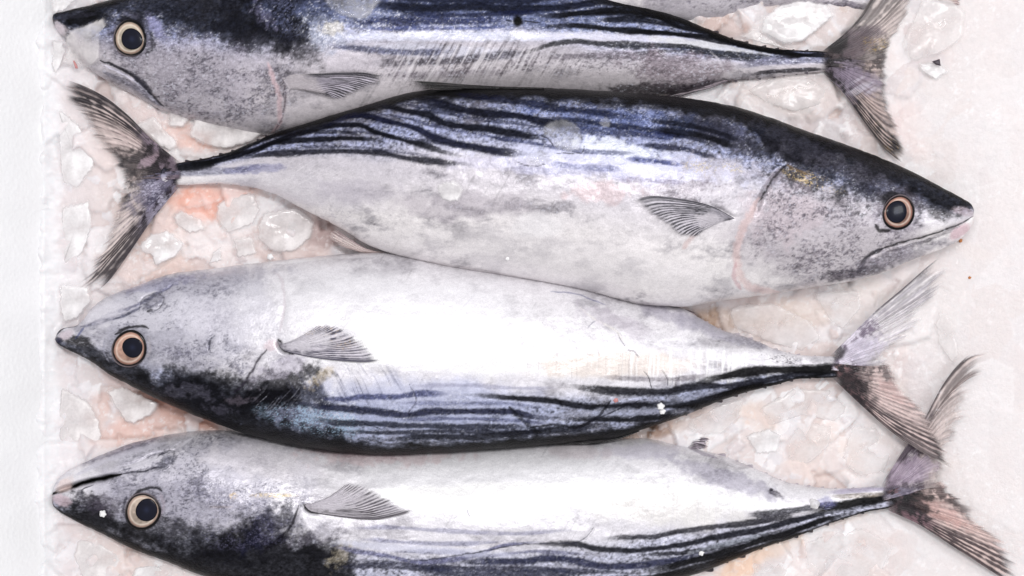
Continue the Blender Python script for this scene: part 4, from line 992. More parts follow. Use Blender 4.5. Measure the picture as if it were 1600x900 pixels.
# ---- D : fourth fish, head left, back down
Dd = mkfish(at=(750, 810), seed=400, back_down=True, nose_lo=1080, nose_hi=1330, k0=.70, k1=.6, label='lowest fish, head left with its mouth open and a pale cream iris',
    top=[(81,777),(83,764),(93,747),(123,727),(167,707),(213,690),(277,677),(333,671),(400,677),(533,697),(700,698),(850,690),(960,685),(1000,684),(1066,697),(1123,710),(1183,733),(1226,752),(1266,760),(1320,763),(1376,759),(1392,762),(1402,768),(1408,776)],
    bot=[(81,779),(83,789),(87,794),(117,813),(167,837),(207,857),(267,879),(317,899),(400,925),(550,952),(700,960),(850,950),(1000,922),(1066,903),(1099,893),(1149,873),(1200,853),(1240,840),(1300,817),(1363,798),(1386,794),(1396,791),(1404,785),(1408,778)],
    zc=[(81,12),(400,-8),(900,-10),(1380,20),(1492,22)],
    v_blue0=.26, v_blue1=.42, v_back=.055, spark=.4, side=(222,220,226), belly=(230,228,232), blue=(186,188,206), cloud=.9,
    grooves=[([(80,771),(95,766),(113,760),(140,752),(165,747),(188,741)],4.5,16), ([(188,741),(215,737),(250,730),(265,722)],2.5,3.5), ([(180,733),(215,722),(245,708),(272,705),(270,720),(262,733),(240,738)],2.5,2.5), ([(272,700),(285,690)],2.5,2.5), ([(467,790),(458,815),(440,838),(420,855),(405,868)],4,5), ([(474,790),(485,798),(500,801)],4,4), ([(900,850),(918,838),(928,824)],3,2)],
    bumps=[(223,798,34,34,-5)],
    layers=[
      ('blob',290,760,190,90,0,.5,40.,(192,190,202),.8), ('blob',320,795,140,45,10,1.,20.,(140,138,156),.45), ('blob',340,700,120,20,5,.9,18.,(150,148,160),.5), ('speck',320,760,170,90,0,6.,.52,(98,96,114),.6), ('speck',400,790,110,60,0,4.5,.54,(110,110,134),.5), ('blob',420,720,100,30,5,.7,24.,(220,216,222),.6),
      ('blob',800,760,300,60,0,.3,60.,(240,240,243),.8), ('blob',860,772,300,20,0,.3,40.,(252,252,252),.9), ('blob',1040,790,140,34,4,.4,24.,(226,224,220),.7), ('blob',1180,790,90,12,4,.4,14.,(238,238,240),.7), ('hatch',1080,785,150,40,0,3,2.6,.56,(206,204,208),.4),  # the whitest band paints in the highlight along the flank
      ('blob',1130,745,110,16,18,.7,14.,(168,164,180),.65), ('blob',600,715,120,14,0,.9,12.,(214,190,192),.5), ('blob',560,708,90,8,3,.9,9.,(176,150,156),.5), ('blob',1000,705,80,14,0,.7,12.,(200,196,210),.6), ('blob',900,705,60,12,5,.8,12.,(216,206,210),.5),
      ('below',[(81,786),(105,782),(130,776),(160,800),(185,826),(215,842),(260,845),(310,838),(360,822),(400,818),(440,830),(480,842),(520,856),(545,885),(560,930)],36,1.15,22.,(9,9,15),.95),
      ('blob',140,785,30,14,25,.9,8.,(60,56,70),.7), ('blob',165,790,26,20,20,.9,8.,(90,84,98),.5), ('blob',300,845,110,30,12,.8,18.,(13,13,22),.75), ('blob',420,825,60,26,-35,.9,14.,(26,28,52),.7), ('blob',500,860,60,20,10,.9,12.,(16,16,24),.7), ('speck',380,830,120,30,0,4.,.52,(120,118,150),.5), ('blob',500,835,50,16,-20,.9,10.,(120,116,130),.5), ('blob',530,870,24,14,-40,.9,7.,(190,180,160),.5),
      ('stripe',[(540,826),(600,824),(700,830),(800,834),(900,828)],3.5,.6,(140,140,168),.6), ('stripe',[(560,842),(640,848),(720,850),(790,846)],3.5,.6,(124,126,160),.6), ('stripe',[(600,862),(700,862),(760,868),(840,862),(920,866)],3.5,.6,(96,98,136),.65), ('stripe',[(540,874),(600,878),(700,888),(800,888),(900,892),(1000,896)],4,.6,(50,52,78),.75), ('stripe',[(1000,868),(1080,862),(1150,848),(1220,830)],4,.5,(20,20,30),.85),
      ('stripe',[(510,850),(550,860),(600,867),(650,878),(700,875),(740,868),(790,852),(850,846)],4,.8,(110,112,150),.8),
      ('stripe',[(530,888),(555,884),(583,883),(650,888),(720,886)],5,.8,(60,62,82),.8), ('stripe',[(700,880),(766,877),(816,877),(866,872),(916,880),(950,886),(1000,883),(1067,872),(1120,862)],6,.6,(46,50,84),.9), ('stripe',[(650,890),(760,898),(850,896),(920,896)],6,.6,(60,64,90),.8),
      ('stripe',[(820,852),(850,850),(900,850),(933,858),(983,860),(1067,851),(1116,840),(1183,829),(1240,813),(1300,800),(1350,792)],5,.5,(20,22,34),.94),
      ('stripe',[(940,842),(966,840),(1020,838),(1066,830),(1116,823),(1166,818),(1206,811),(1250,800)],4.5,.6,(36,36,48),.88), ('stripe',[(1000,896),(1066,880),(1133,863),(1183,847),(1233,832),(1290,812),(1340,800)],6.5,.4,(7,7,12),.97), ('stripe',[(920,905),(1000,905),(1080,888),(1160,864),(1230,842)],6,.3,(6,6,10),.95),
      ('stripe',[(1170,805),(1220,800),(1270,792),(1310,785)],5,.7,(50,50,64),.8), ('stripe',[(1260,800),(1310,790),(1360,782),(1420,776),(1480,770)],8,.4,(6,6,9),.97), ('stripe',[(1300,776),(1350,774),(1400,771)],4,.5,(150,140,130),.7), ('stripe',[(1290,770),(1340,766),(1400,763),(1470,758)],4,.4,(170,160,190),.6), ('blob',1290,786,18,10,0,.6,8.,(130,130,180),.5), ('blob',1440,765,40,6,-5,.6,8.,(120,112,140),.5),
      ('blob',1140,848,60,5,-14,.5,8.,(180,186,200),.6), ('blob',660,858,150,7,4,.6,14.,(206,208,226),.6), ('blob',1205,765,4,3,0,.4,6.,(30,28,36),.9), ('blob',1212,772,14,5,20,.5,6.,(80,74,90),.6), ('blob',1228,808,10,5,0,.5,6.,(40,40,50),.6),
      ('line',[(640,878),(700,870),(760,860),(830,850),(900,848),(918,838),(928,824)],1.4,.5,(60,60,76),.7), ('line',[(898,850),(912,860)],1.2,.4,(70,70,86),.7), ('line',[(730,795),(734,808)],1.2,.3,(150,148,160),.8), ('blob',765,838,22,7,-35,.3,10.,(196,194,204),.6),
      ('line',[(80,772),(95,767),(113,761),(140,752),(165,747),(190,741)],4.2,.25,(2,2,3),1.), ('line',[(190,741),(225,736),(256,728)],1.8,.5,(60,58,74),.8), ('line',[(190,735),(215,728),(245,714),(262,706)],2.,.5,(90,90,110),.7), ('blob',230,722,36,6,-18,.9,7.,(226,224,232),.7), ('blob',258,722,18,9,-30,.5,7.,(112,112,126),.8), ('line',[(244,716),(262,704),(272,706),(270,720),(258,733),(246,737)],1.2,.5,(50,50,62),.45), ('line',[(272,702),(290,690),(300,684)],3,.9,(230,228,236),.6),
      ('blob',190,700,80,10,-18,.6,12.,(140,138,156),.7), ('line',[(120,742),(160,722),(210,704),(260,692)],5,.7,(202,200,212),.6), ('blob',100,757,18,10,-40,.4,9.,(230,214,210),.8), ('blob',97,783,16,9,15,.5,8.,(206,186,194),.75), ('line',[(127,772),(130,765),(145,758)],1.4,.4,(60,60,76),.7),
      ('blob',222,797,42,40,0,.3,12.,(150,148,160),.55), ('line',[(205,778),(222,765),(244,762),(253,768)],3,.4,(16,14,20),.85), ('blob',210,830,40,12,20,.5,10.,(8,8,12),.8), ('line',[(198,775),(192,795),(198,815)],3,.4,(70,68,84),.7), ('line',[(250,770),(256,790),(248,812)],3,.5,(170,160,172),.6),
      ('line',[(467,790),(458,815),(440,838),(420,855),(405,868)],2.4,.4,(30,28,38),.85), ('line',[(474,788),(483,798),(500,802)],3.4,.4,(24,20,24),.85), ('speck',430,774,40,4,0,3.,.45,(220,196,140),.7), ('speck',365,775,8,8,0,3.,.5,(220,190,130),.6), ('blob',345,792,22,2,0,.4,8.,(160,150,150),.5),
      ('blob',1465,767,24,12,0,.9,7.,(96,82,96),.85), ('line',[(1060,690),(1090,705),(1120,716)],3,.6,(150,140,160),.5),
    ])
# ---- E : fish mostly beyond the top edge
E = mkfish(at=(1100, -60), seed=500, nose_lo=900, nose_hi=1250, k0=.66, k1=.6, step=2.5, nt=140, label='grey fish belly at the top edge, partly under ice behind the topmost whole fish',
    top=[(500,-118),(520,-140),(700,-190),(950,-190),(1150,-120),(1300,-50),(1400,-28),(1450,-20)],
    bot=[(500,-112),(520,-90),(700,0),(900,36),(1060,40),(1120,37),(1160,22),(1200,14),(1270,16),(1345,18),(1400,4),(1450,-14)],
    zc=[(500,-20),(1100,-22),(1450,0)], v_blue0=.2, v_blue1=.4,
    layers=[('blob',1150,10,220,40,0,.6,22.,(176,170,180),.7), ('speck',1200,0,200,30,0,6.,.52,(120,112,128),.6), ('blob',1320,10,50,10,0,.6,9.,(110,100,116),.6), ('blob',1080,45,50,12,0,.7,9.,(120,100,108),.5), ('hatch',1200,0,160,20,0,60,3.,.6,(220,216,222),.4)])

# ---- eyes
CREAM = (226, 206, 180); COPPER = (216, 168, 146)
build_eye(A, 203, 60, 21.5, 23.5, -20, 206, 61, 16.5, 17.5, (200,188,170), (10, 9, 12)).__setitem__('label', 'eye with a pale cream iris and dark blue pupil')
build_eye(B, 1404, 332, 21, 22.5, 20, 1401, 331, 16, 18.5, (184,142,128), (12, 9, 11)).__setitem__('label', 'eye with a copper pink iris ring')
build_eye(C, 202, 545, 22, 24.5, 12, 207, 543, 16, 16.5, (218,176,158), (14, 11, 13)).__setitem__('label', 'eye with a wide copper pink iris')
build_eye(Dd, 223, 799, 23.5, 23.5, 20, 229, 797, 17.5, 18, (218,200,184), (14, 11, 13)).__setitem__('label', 'eye with a wide pale cream iris')

# ---- pectoral fins
PC = ((206, 202, 212), (150, 148, 164), (44, 44, 58))
build_fin('pectoral_fin', A.root, [(442,124),(455,117),(500,115),(560,113),(606,120)], [(606,120),(590,132),(565,142),(533,156),(505,150)], (452,140), ZB(A), 26, ((200,194,206),(110,104,118),(14,14,24)), seed=21, rag=.05, lead_w=.10, dark_amt=0.58,
    layers=[('blob',475,138,38,26,30,.5,10.,(192,186,190),.9), ('line',[(600,128),(570,142),(535,156)],6,.5,(10,10,18),.85), ('blob',598,120,14,6,10,.4,8.,(8,10,24),.8)])
build_fin('pectoral_fin', B.root, [(1148,341),(1109,321),(1066,311),(1020,306),(984,312)], [(984,312),(1007,333),(1033,351),(1063,372),(1080,374),(1100,352)], (1140,344), ZB(B), 30, ((212,208,216),(140,138,152),(36,36,46)), seed=22, rag=.08, lead_w=.07, dark_amt=0.46,
    layers=[('line',[(984,312),(1007,334),(1033,352),(1062,372)],8,.9,(22,22,32),.9), ('blob',1112,346,34,14,10,.7,9.,(206,202,208),.85)])
build_fin('pectoral_fin', C.root, [(433,532),(440,545),(470,555),(532,564),(570,566),(601,562)], [(601,562),(582,541),(557,522),(528,505),(505,504),(485,520)], (440,536), ZB(C), 28, ((222,218,226),(160,156,172),(56,54,74)), seed=23, rag=.08, lead_w=.06, dark_amt=0.46,
    layers=[('line',[(600,558),(582,541),(557,522),(528,505)],5,.9,(60,50,46),.75), ('speck',530,520,40,24,30,3.,.6,(226,192,130),.8), ('blob',478,532,50,16,-8,.7,8.,(222,219,225),.85), ('speck',500,515,30,16,0,3.,.56,(228,200,150),.6)])
build_fin('pectoral_fin', Dd.root, [(475,789),(486,799),(520,806),(583,812),(620,806),(656,796)], [(656,796),(616,778),(576,757),(553,751),(525,768)], (482,786), ZB(Dd), 28, ((214,210,216),(150,146,158),(60,54,62)), seed=24, rag=.08, lead_w=.06, dark_amt=0.46,
    layers=[('line',[(652,794),(616,778),(576,757)],4.5,.9,(70,52,48),.75), ('blob',522,782,48,16,-8,.7,8.,(214,210,217),.85)])

# ---- tail fins : two lobes each
def tailz(z0, z1): return lambda px, py, A_, R: z0 + (z1 - z0) * R + 13 * (A_ ** .7) * np.exp(-(R / .22) ** 2) + 5 * (A_ ** 2) * np.exp(-(R / .6) ** 2) + 2 * (vn(px / 40., py / 40., 9) - .5)
TP = ((206, 190, 188), (140, 120, 124), (38, 28, 34))
build_fin('tail_fin_lobe', A.root, [(1282,82),(1320,52),(1342,28),(1362,-4),(1385,-40)], [(1385,-40),(1440,-30),(1424,22),(1402,60),(1396,90),(1392,106)], (1285,101), tailz(20,14), 20, ((212,200,196),(160,146,146),(34,26,30)), seed=31, root=(0.42, (40, 32, 36), (92, 80, 82)), rag=.14, lead_w=.07, alpha=1., dark_amt=0.70,
    layers=[('blob',1345,62,40,22,-30,.7,9.,(110,98,104),.7), ('blob',1385,88,24,26,0,.9,8.,(46,36,38),.75), ('speck',1370,70,30,16,0,3.,.58,(190,160,90),.6), ('blob',1310,70,22,14,-30,.5,8.,(16,14,18),.9)])
build_fin('tail_fin_lobe', A.root, [(1282,110),(1316,143),(1350,190),(1383,233),(1424,265)], [(1424,265),(1414,214),(1401,178),(1396,148),(1393,110),(1392,90)], (1285,93), tailz(20,22), 20, ((196,178,172),(120,104,108),(30,22,28)), seed=32, root=(0.42, (34, 28, 34), (112, 102, 114)), rag=.12, lead_w=.10, dark_amt=1.01,
    layers=[('blob',1345,125,45,20,20,.6,9.,(140,128,146),.7), ('speck',1395,225,24,40,-35,3.,.58,(214,178,100),.85), ('blob',1390,130,12,50,0,.8,7.,(36,26,30),.75), ('hatch',1345,135,30,16,0,60,2.5,.5,(214,210,222),.5)])
build_fin('tail_fin_lobe', B.root, [(284,256),(233,214),(200,180),(160,149),(117,129),(76,118)], [(76,118),(84,142),(108,180),(138,225),(160,250),(170,276),(174,294)], (286,279), tailz(24,16), 20, ((214,198,194),(150,126,126),(34,24,30)), seed=33, root=(0.38, (34, 24, 32), (120, 106, 118)), rag=.20, lead_w=.16, dark_amt=1.01, edge_fade=.3,
    layers=[('blob',215,255,55,22,-20,.7,9.,(30,22,28),.85), ('blob',180,258,24,24,-30,.9,8.,(26,18,24),.9), ('blob',232,250,18,8,-30,.9,6.,(190,168,180),.55)])
build_fin('tail_fin_lobe', B.root, [(284,288),(268,306),(233,350),(200,398),(165,444),(130,470)], [(130,470),(110,455),(130,412),(148,370),(166,330),(170,296),(174,276)], (286,266), tailz(24,14), 20, ((222,210,206),(160,146,154),(36,26,34)), seed=34, root=(0.42, (40, 32, 44), (128, 122, 138)), rag=.24, lead_w=.10, dark_amt=0.95, edge_fade=.35,
    layers=[('blob',236,298,50,22,-40,.9,8.,(110,106,132),.5), ('blob',185,302,18,30,10,.9,8.,(24,18,26),.9), ('speck',230,310,40,30,0,4.,.58,(214,212,232),.6)])
build_fin('tail_fin_lobe', C.root, [(1294,559),(1333,521),(1366,488),(1410,451),(1450,416),(1488,386)], [(1488,386),(1496,420),(1462,476),(1432,520),(1406,545),(1404,570),(1404,588)], (1297,578), tailz(28,20), 22, ((234,230,232),(206,200,212),(60,50,60)), seed=35, root=(0.38, (120, 108, 126), (220, 214, 226)), rag=.26, lead_w=.04, dark_amt=0.46, edge_fade=.4,
    layers=[('blob',1345,550,46,20,-20,.6,9.,(214,208,222),.8), ('blob',1400,560,16,26,10,.9,7.,(50,38,48),.8), ('blob',1310,552,18,9,-30,.5,8.,(30,24,30),.8), ('speck',1370,490,50,40,-45,4.,.6,(250,250,255),.8)])
build_fin('tail_fin_lobe', C.root, [(1300,590),(1350,637),(1400,680),(1450,712),(1500,738)], [(1500,738),(1478,690),(1450,640),(1418,608),(1406,586),(1402,568)], (1298,567), tailz(28,42), 22, ((216,196,192),(150,126,130),(40,28,34)), seed=36, root=(0.34, (34, 24, 30), (120, 92, 94)), rag=.12, lead_w=.12, dark_amt=0.95,
    layers=[('blob',1395,610,40,12,35,.7,8.,(214,184,180),.6), ('blob',1330,595,36,14,25,.7,8.,(30,22,28),.85), ('blob',1440,700,40,8,35,.5,9.,(130,118,118),.5), ('blob',1480,728,22,5,28,.6,8.,(220,214,210),.7)])
build_fin('tail_fin_lobe', Dd.root, [(1376,760),(1416,697),(1443,657),(1474,600),(1500,567),(1526,548),(1562,540)], [(1562,540),(1560,572),(1536,600),(1528,634),(1514,668),(1496,712),(1492,745),(1492,768)], (1378,783), tailz(22,26), 22, ((214,200,196),(160,140,140),(40,30,36)), seed=37, root=(0.46, (84, 72, 84), (146, 138, 144)), rag=.18, lead_w=.05, dark_amt=0.62, edge_fade=.3,
    layers=[('blob',1425,735,50,22,-20,.6,9.,(170,154,172),.75), ('blob',1482,740,16,24,20,.9,8.,(44,32,40),.75), ('blob',1400,771,40,10,-6,.6,8.,(110,104,124),.7), ('blob',1500,690,14,40,10,1.,7.,(70,52,58),.6), ('speck',1460,630,40,60,-60,4.,.62,(236,232,236),.6)])
build_fin('tail_fin_lobe', Dd.root, [(1380,794),(1433,818),(1483,850),(1533,882),(1580,912),(1625,935)], [(1625,935),(1606,890),(1584,850),(1552,826),(1532,795),(1498,766),(1488,748)], (1379,769), tailz(22,14), 22, ((224,202,196),(160,132,134),(44,28,34)), seed=38, root=(0.36, (30, 20, 26), (110, 84, 92)), rag=.20, lead_w=.08, dark_amt=0.95, edge_fade=.3,
    layers=[('blob',1470,800,50,14,30,.7,8.,(206,170,164),.6), ('blob',1420,790,40,14,15,.8,8.,(26,18,24),.85), ('blob',1505,785,34,14,40,.9,7.,(44,26,28),.85), ('blob',1430,778,40,8,0,.7,8.,(10,9,14),.85)])
build_fin('tail_fin_lobe', E.root, [(1440,-22),(1455,-8),(1470,2),(1500,12)], [(1500,12),(1510,4),(1500,-10),(1480,-20)], (1440,-28), tailz(4,5), 14, ((220,200,196),(190,160,160),(100,70,74)), seed=39, rag=.3, lead_w=.1, dark_amt=0.42, na=60, nr=50)

# ---- folded dorsal, anal and second dorsal fins, finlets
build_fin('dorsal_fin', B.root, [(850,137),(780,135),(730,132),(680,128),(628,125)], [(628,125),(640,132),(665,141),(720,142)], (850,143), lambda x, y, a, r: 84 + 6 * (1 - r) + 0 * x, 14, ((70,64,66),(30,28,32),(6,6,8)), seed=41, rag=.1, dark_amt=1.20, na=60, nr=80)
build_fin('anal_fin', B.root, [(606,396),(575,389),(545,372),(512,348)], [(512,348),(508,362),(530,384),(560,392)], (590,392), lambda x, y, a, r: 44 + 0 * x - 4 * r, 14, ((228,216,212),(206,186,182),(150,130,132)), seed=42, rag=.2, dark_amt=0.34, na=60, nr=80)
build_fin('anal_fin', Dd.root, [(1060,690),(1080,684),(1100,684),(1118,690)], [(1118,690),(1108,697),(1112,704),(1090,704)], (1066,702), lambda x, y, a, r: 4 + 4 * r + 0 * x, 12, ((190,180,190),(120,108,122),(50,42,52)), seed=43, rag=.3, dark_amt=0.50, na=50, nr=60)
build_fin('anal_fin', A.root, [(1140,126),(1110,138),(1080,146),(1040,160)], [(1040,160),(1030,150),(1050,136),(1090,126)], (1120,122), lambda x, y, a, r: 18 + 0 * x - 3 * r, 14, ((180,168,176),(110,98,108),(40,34,42)), seed=44, rag=.2, dark_amt=0.58, na=60, nr=70)
build_fin('dorsal_fin', C.root, [(1000,674),(960,688),(920,694),(880,694),(850,696)], [(850,696),(866,688),(900,684),(930,682)], (985,668), lambda x, y, a, r: 34 + 0 * x, 14, ((90,84,90),(30,28,34),(8,8,10)), seed=45, rag=.3, dark_amt=1.20, na=60, nr=80)
build_fin('dorsal_fin', C.root, [(1045,478),(1065,482),(1085,488),(1100,500)], [(1100,500),(1090,502),(1070,496),(1056,490)], (1050,484), lambda x, y, a, r: 30 + 0 * x, 10, ((190,170,170),(130,116,124),(70,60,68)), seed=46, rag=.3, dark_amt=0.50, na=50, nr=50)
DK = ((24,22,28), 1.); DK2 = ((60,50,58), .8); PL = ((170,164,178), .9); PL2 = ((214,206,212), .5)
finlets(A, [(1120,52),(1262,80)], -1, 7, 6, DK, DK2, 1)
finlets(A, [(1150,127),(1262,114)], 1, 7, 5, ((80,74,86),1.), ((120,112,122),.7), 1)
finlets(B, [(296,252),(420,212)], -1, 8, 5, DK, DK2, -1)
finlets(B, [(300,288),(400,296)], 1, 6, 3.5, PL, PL2, -1)
finlets(C, [(1108,505),(1270,556)], -1, 9, 6, PL, PL2, 1)
finlets(C, [(1075,648),(1262,592)], 1, 9, 6, DK, DK2, 1)
finlets(Dd, [(1130,712),(1330,762)], -1, 10, 6, ((150,142,158),.9), PL2, 1)
finlets(Dd, [(1110,890),(1345,803)], 1, 10, 7, DK, DK2, 1)

# ------------------------------------------------------------------ separate pieces of ice
def chunk(name, poly, h, zb, mat, label, seed, cat='ice piece', tilt=(0, 0), group=None, rough=1.5, lump=.4):
    P = np.array(poly, float)
    n = 96
    Q = np.concatenate([P, P[:1]])
    L = np.concatenate([[0], np.cumsum(np.hypot(*np.diff(Q, axis=0).T))])
    t = np.linspace(0, L[-1], n, endpoint=False)
    ox = np.interp(t, L, Q[:, 0]); oy = np.interp(t, L, Q[:, 1])
    cx, cy = ox.mean(), oy.mean()
    # corners slightly softened
    for _ in range(2):
        ox = .25 * np.roll(ox, 1) + .5 * ox + .25 * np.roll(ox, -1); oy = .25 * np.roll(oy, 1) + .5 * oy + .25 * np.roll(oy, -1)
    ox += rough * 2 * (vn(ox / 3.5, oy / 3.5, seed) - .5); oy += rough * 2 * (vn(ox / 3.5, oy / 3.5, seed + 1) - .5)
    R = math.sqrt(((ox - cx) ** 2 + (oy - cy) ** 2).mean())
    e = min(.2, 3.4 / R)
    rings = [(1.0, -.6), (1, 0), (1 - .8 * e, .55), (1 - 2. * e, .88), (1 - 3 * e, 1.0), (.85 * (1 - 3 * e), 1.0), (.7 * (1 - 3 * e), 1.), (.55 * (1 - 3 * e), 1.), (.4 * (1 - 3 * e), 1.), (.26 * (1 - 3 * e), 1.), (.12 * (1 - 3 * e), 1.), (.02, 1.)]
    co = []
    for s, hz in rings:
        x = cx + (ox - cx) * s; y = cy + (oy - cy) * s
        zz = zb(x, y) if callable(zb) else np.full(n, float(zb))
        lumpz = (fbm(x / 22., y / 22., seed + 3, 3, .5) - .5) * 7 * lump * hz
        z = zz + h * hz + lumpz + (tilt[0] * (x - cx) + tilt[1] * (y - cy)) * hz
        co.append(np.stack(W(x, y, z), -1))
    # underside centre
    x = cx + (ox - cx) * .02; y = cy + (oy - cy) * .02
    zz = zb(x, y) if callable(zb) else np.full(n, float(zb))
    co.append(np.stack(W(x, y, zz), -1))
    K = len(co)
    V = np.stack(co).reshape(-1, 3)
    f = []
    for k in range(K):
        k2 = (k + 1) % K
        if k == K - 2: continue       # both centre rings are closed by caps below
        for j in range(n):
            j2 = (j + 1) % n
            f.append((k * n + j, k * n + j2, k2 * n + j2, k2 * n + j))
    f = np.array(f)
    edge = np.repeat(np.array([0.0, .0, .15, 1.1] + [1.] * (K - 5) + [0.5]), n)
    area = 0.5 * np.sum(ox * np.roll(oy, -1) - np.roll(ox, -1) * oy)
    if area > 0: f = f[:, ::-1]
    # close the tiny centre holes with quads bridging opposite sides
    cap = []
    for base, fl in (((K - 2) * n, False), ((K - 1) * n, True)):
        for j in range(n // 2 - 1):
            q = (base + j, base + j + 1, base + n - 2 - j, base + n - 1 - j)
            cap.append(q if (fl != (area > 0)) else q[::-1])
    f = np.concatenate([f, np.array(cap)])
    o = make_mesh(name, V, f, mat)
    ea = o.data.attributes.new('Edge', 'FLOAT', 'POINT'); ea.data.foreach_set('value', edge.astype(np.float32))
    import bmesh
    bm = bmesh.new(); bm.from_mesh(o.data); bmesh.ops.recalc_face_normals(bm, faces=bm.faces); bm.to_mesh(o.data); bm.free()
    c = W(cx, cy, float(zb(np.array([cx]), np.array([cy]))[0]) if callable(zb) else zb)
    recentre(o, c)
    tag(o, label, cat, group)
    return o

def on_bed(dz=0.0):
    return lambda x, y: np.full(np.shape(x), float(np.percentile(bed_z(x, y), 60)) + dz)
def on_fish(F, dz=0.3):
    return lambda x, y: surf_z(F, x, y) + dz

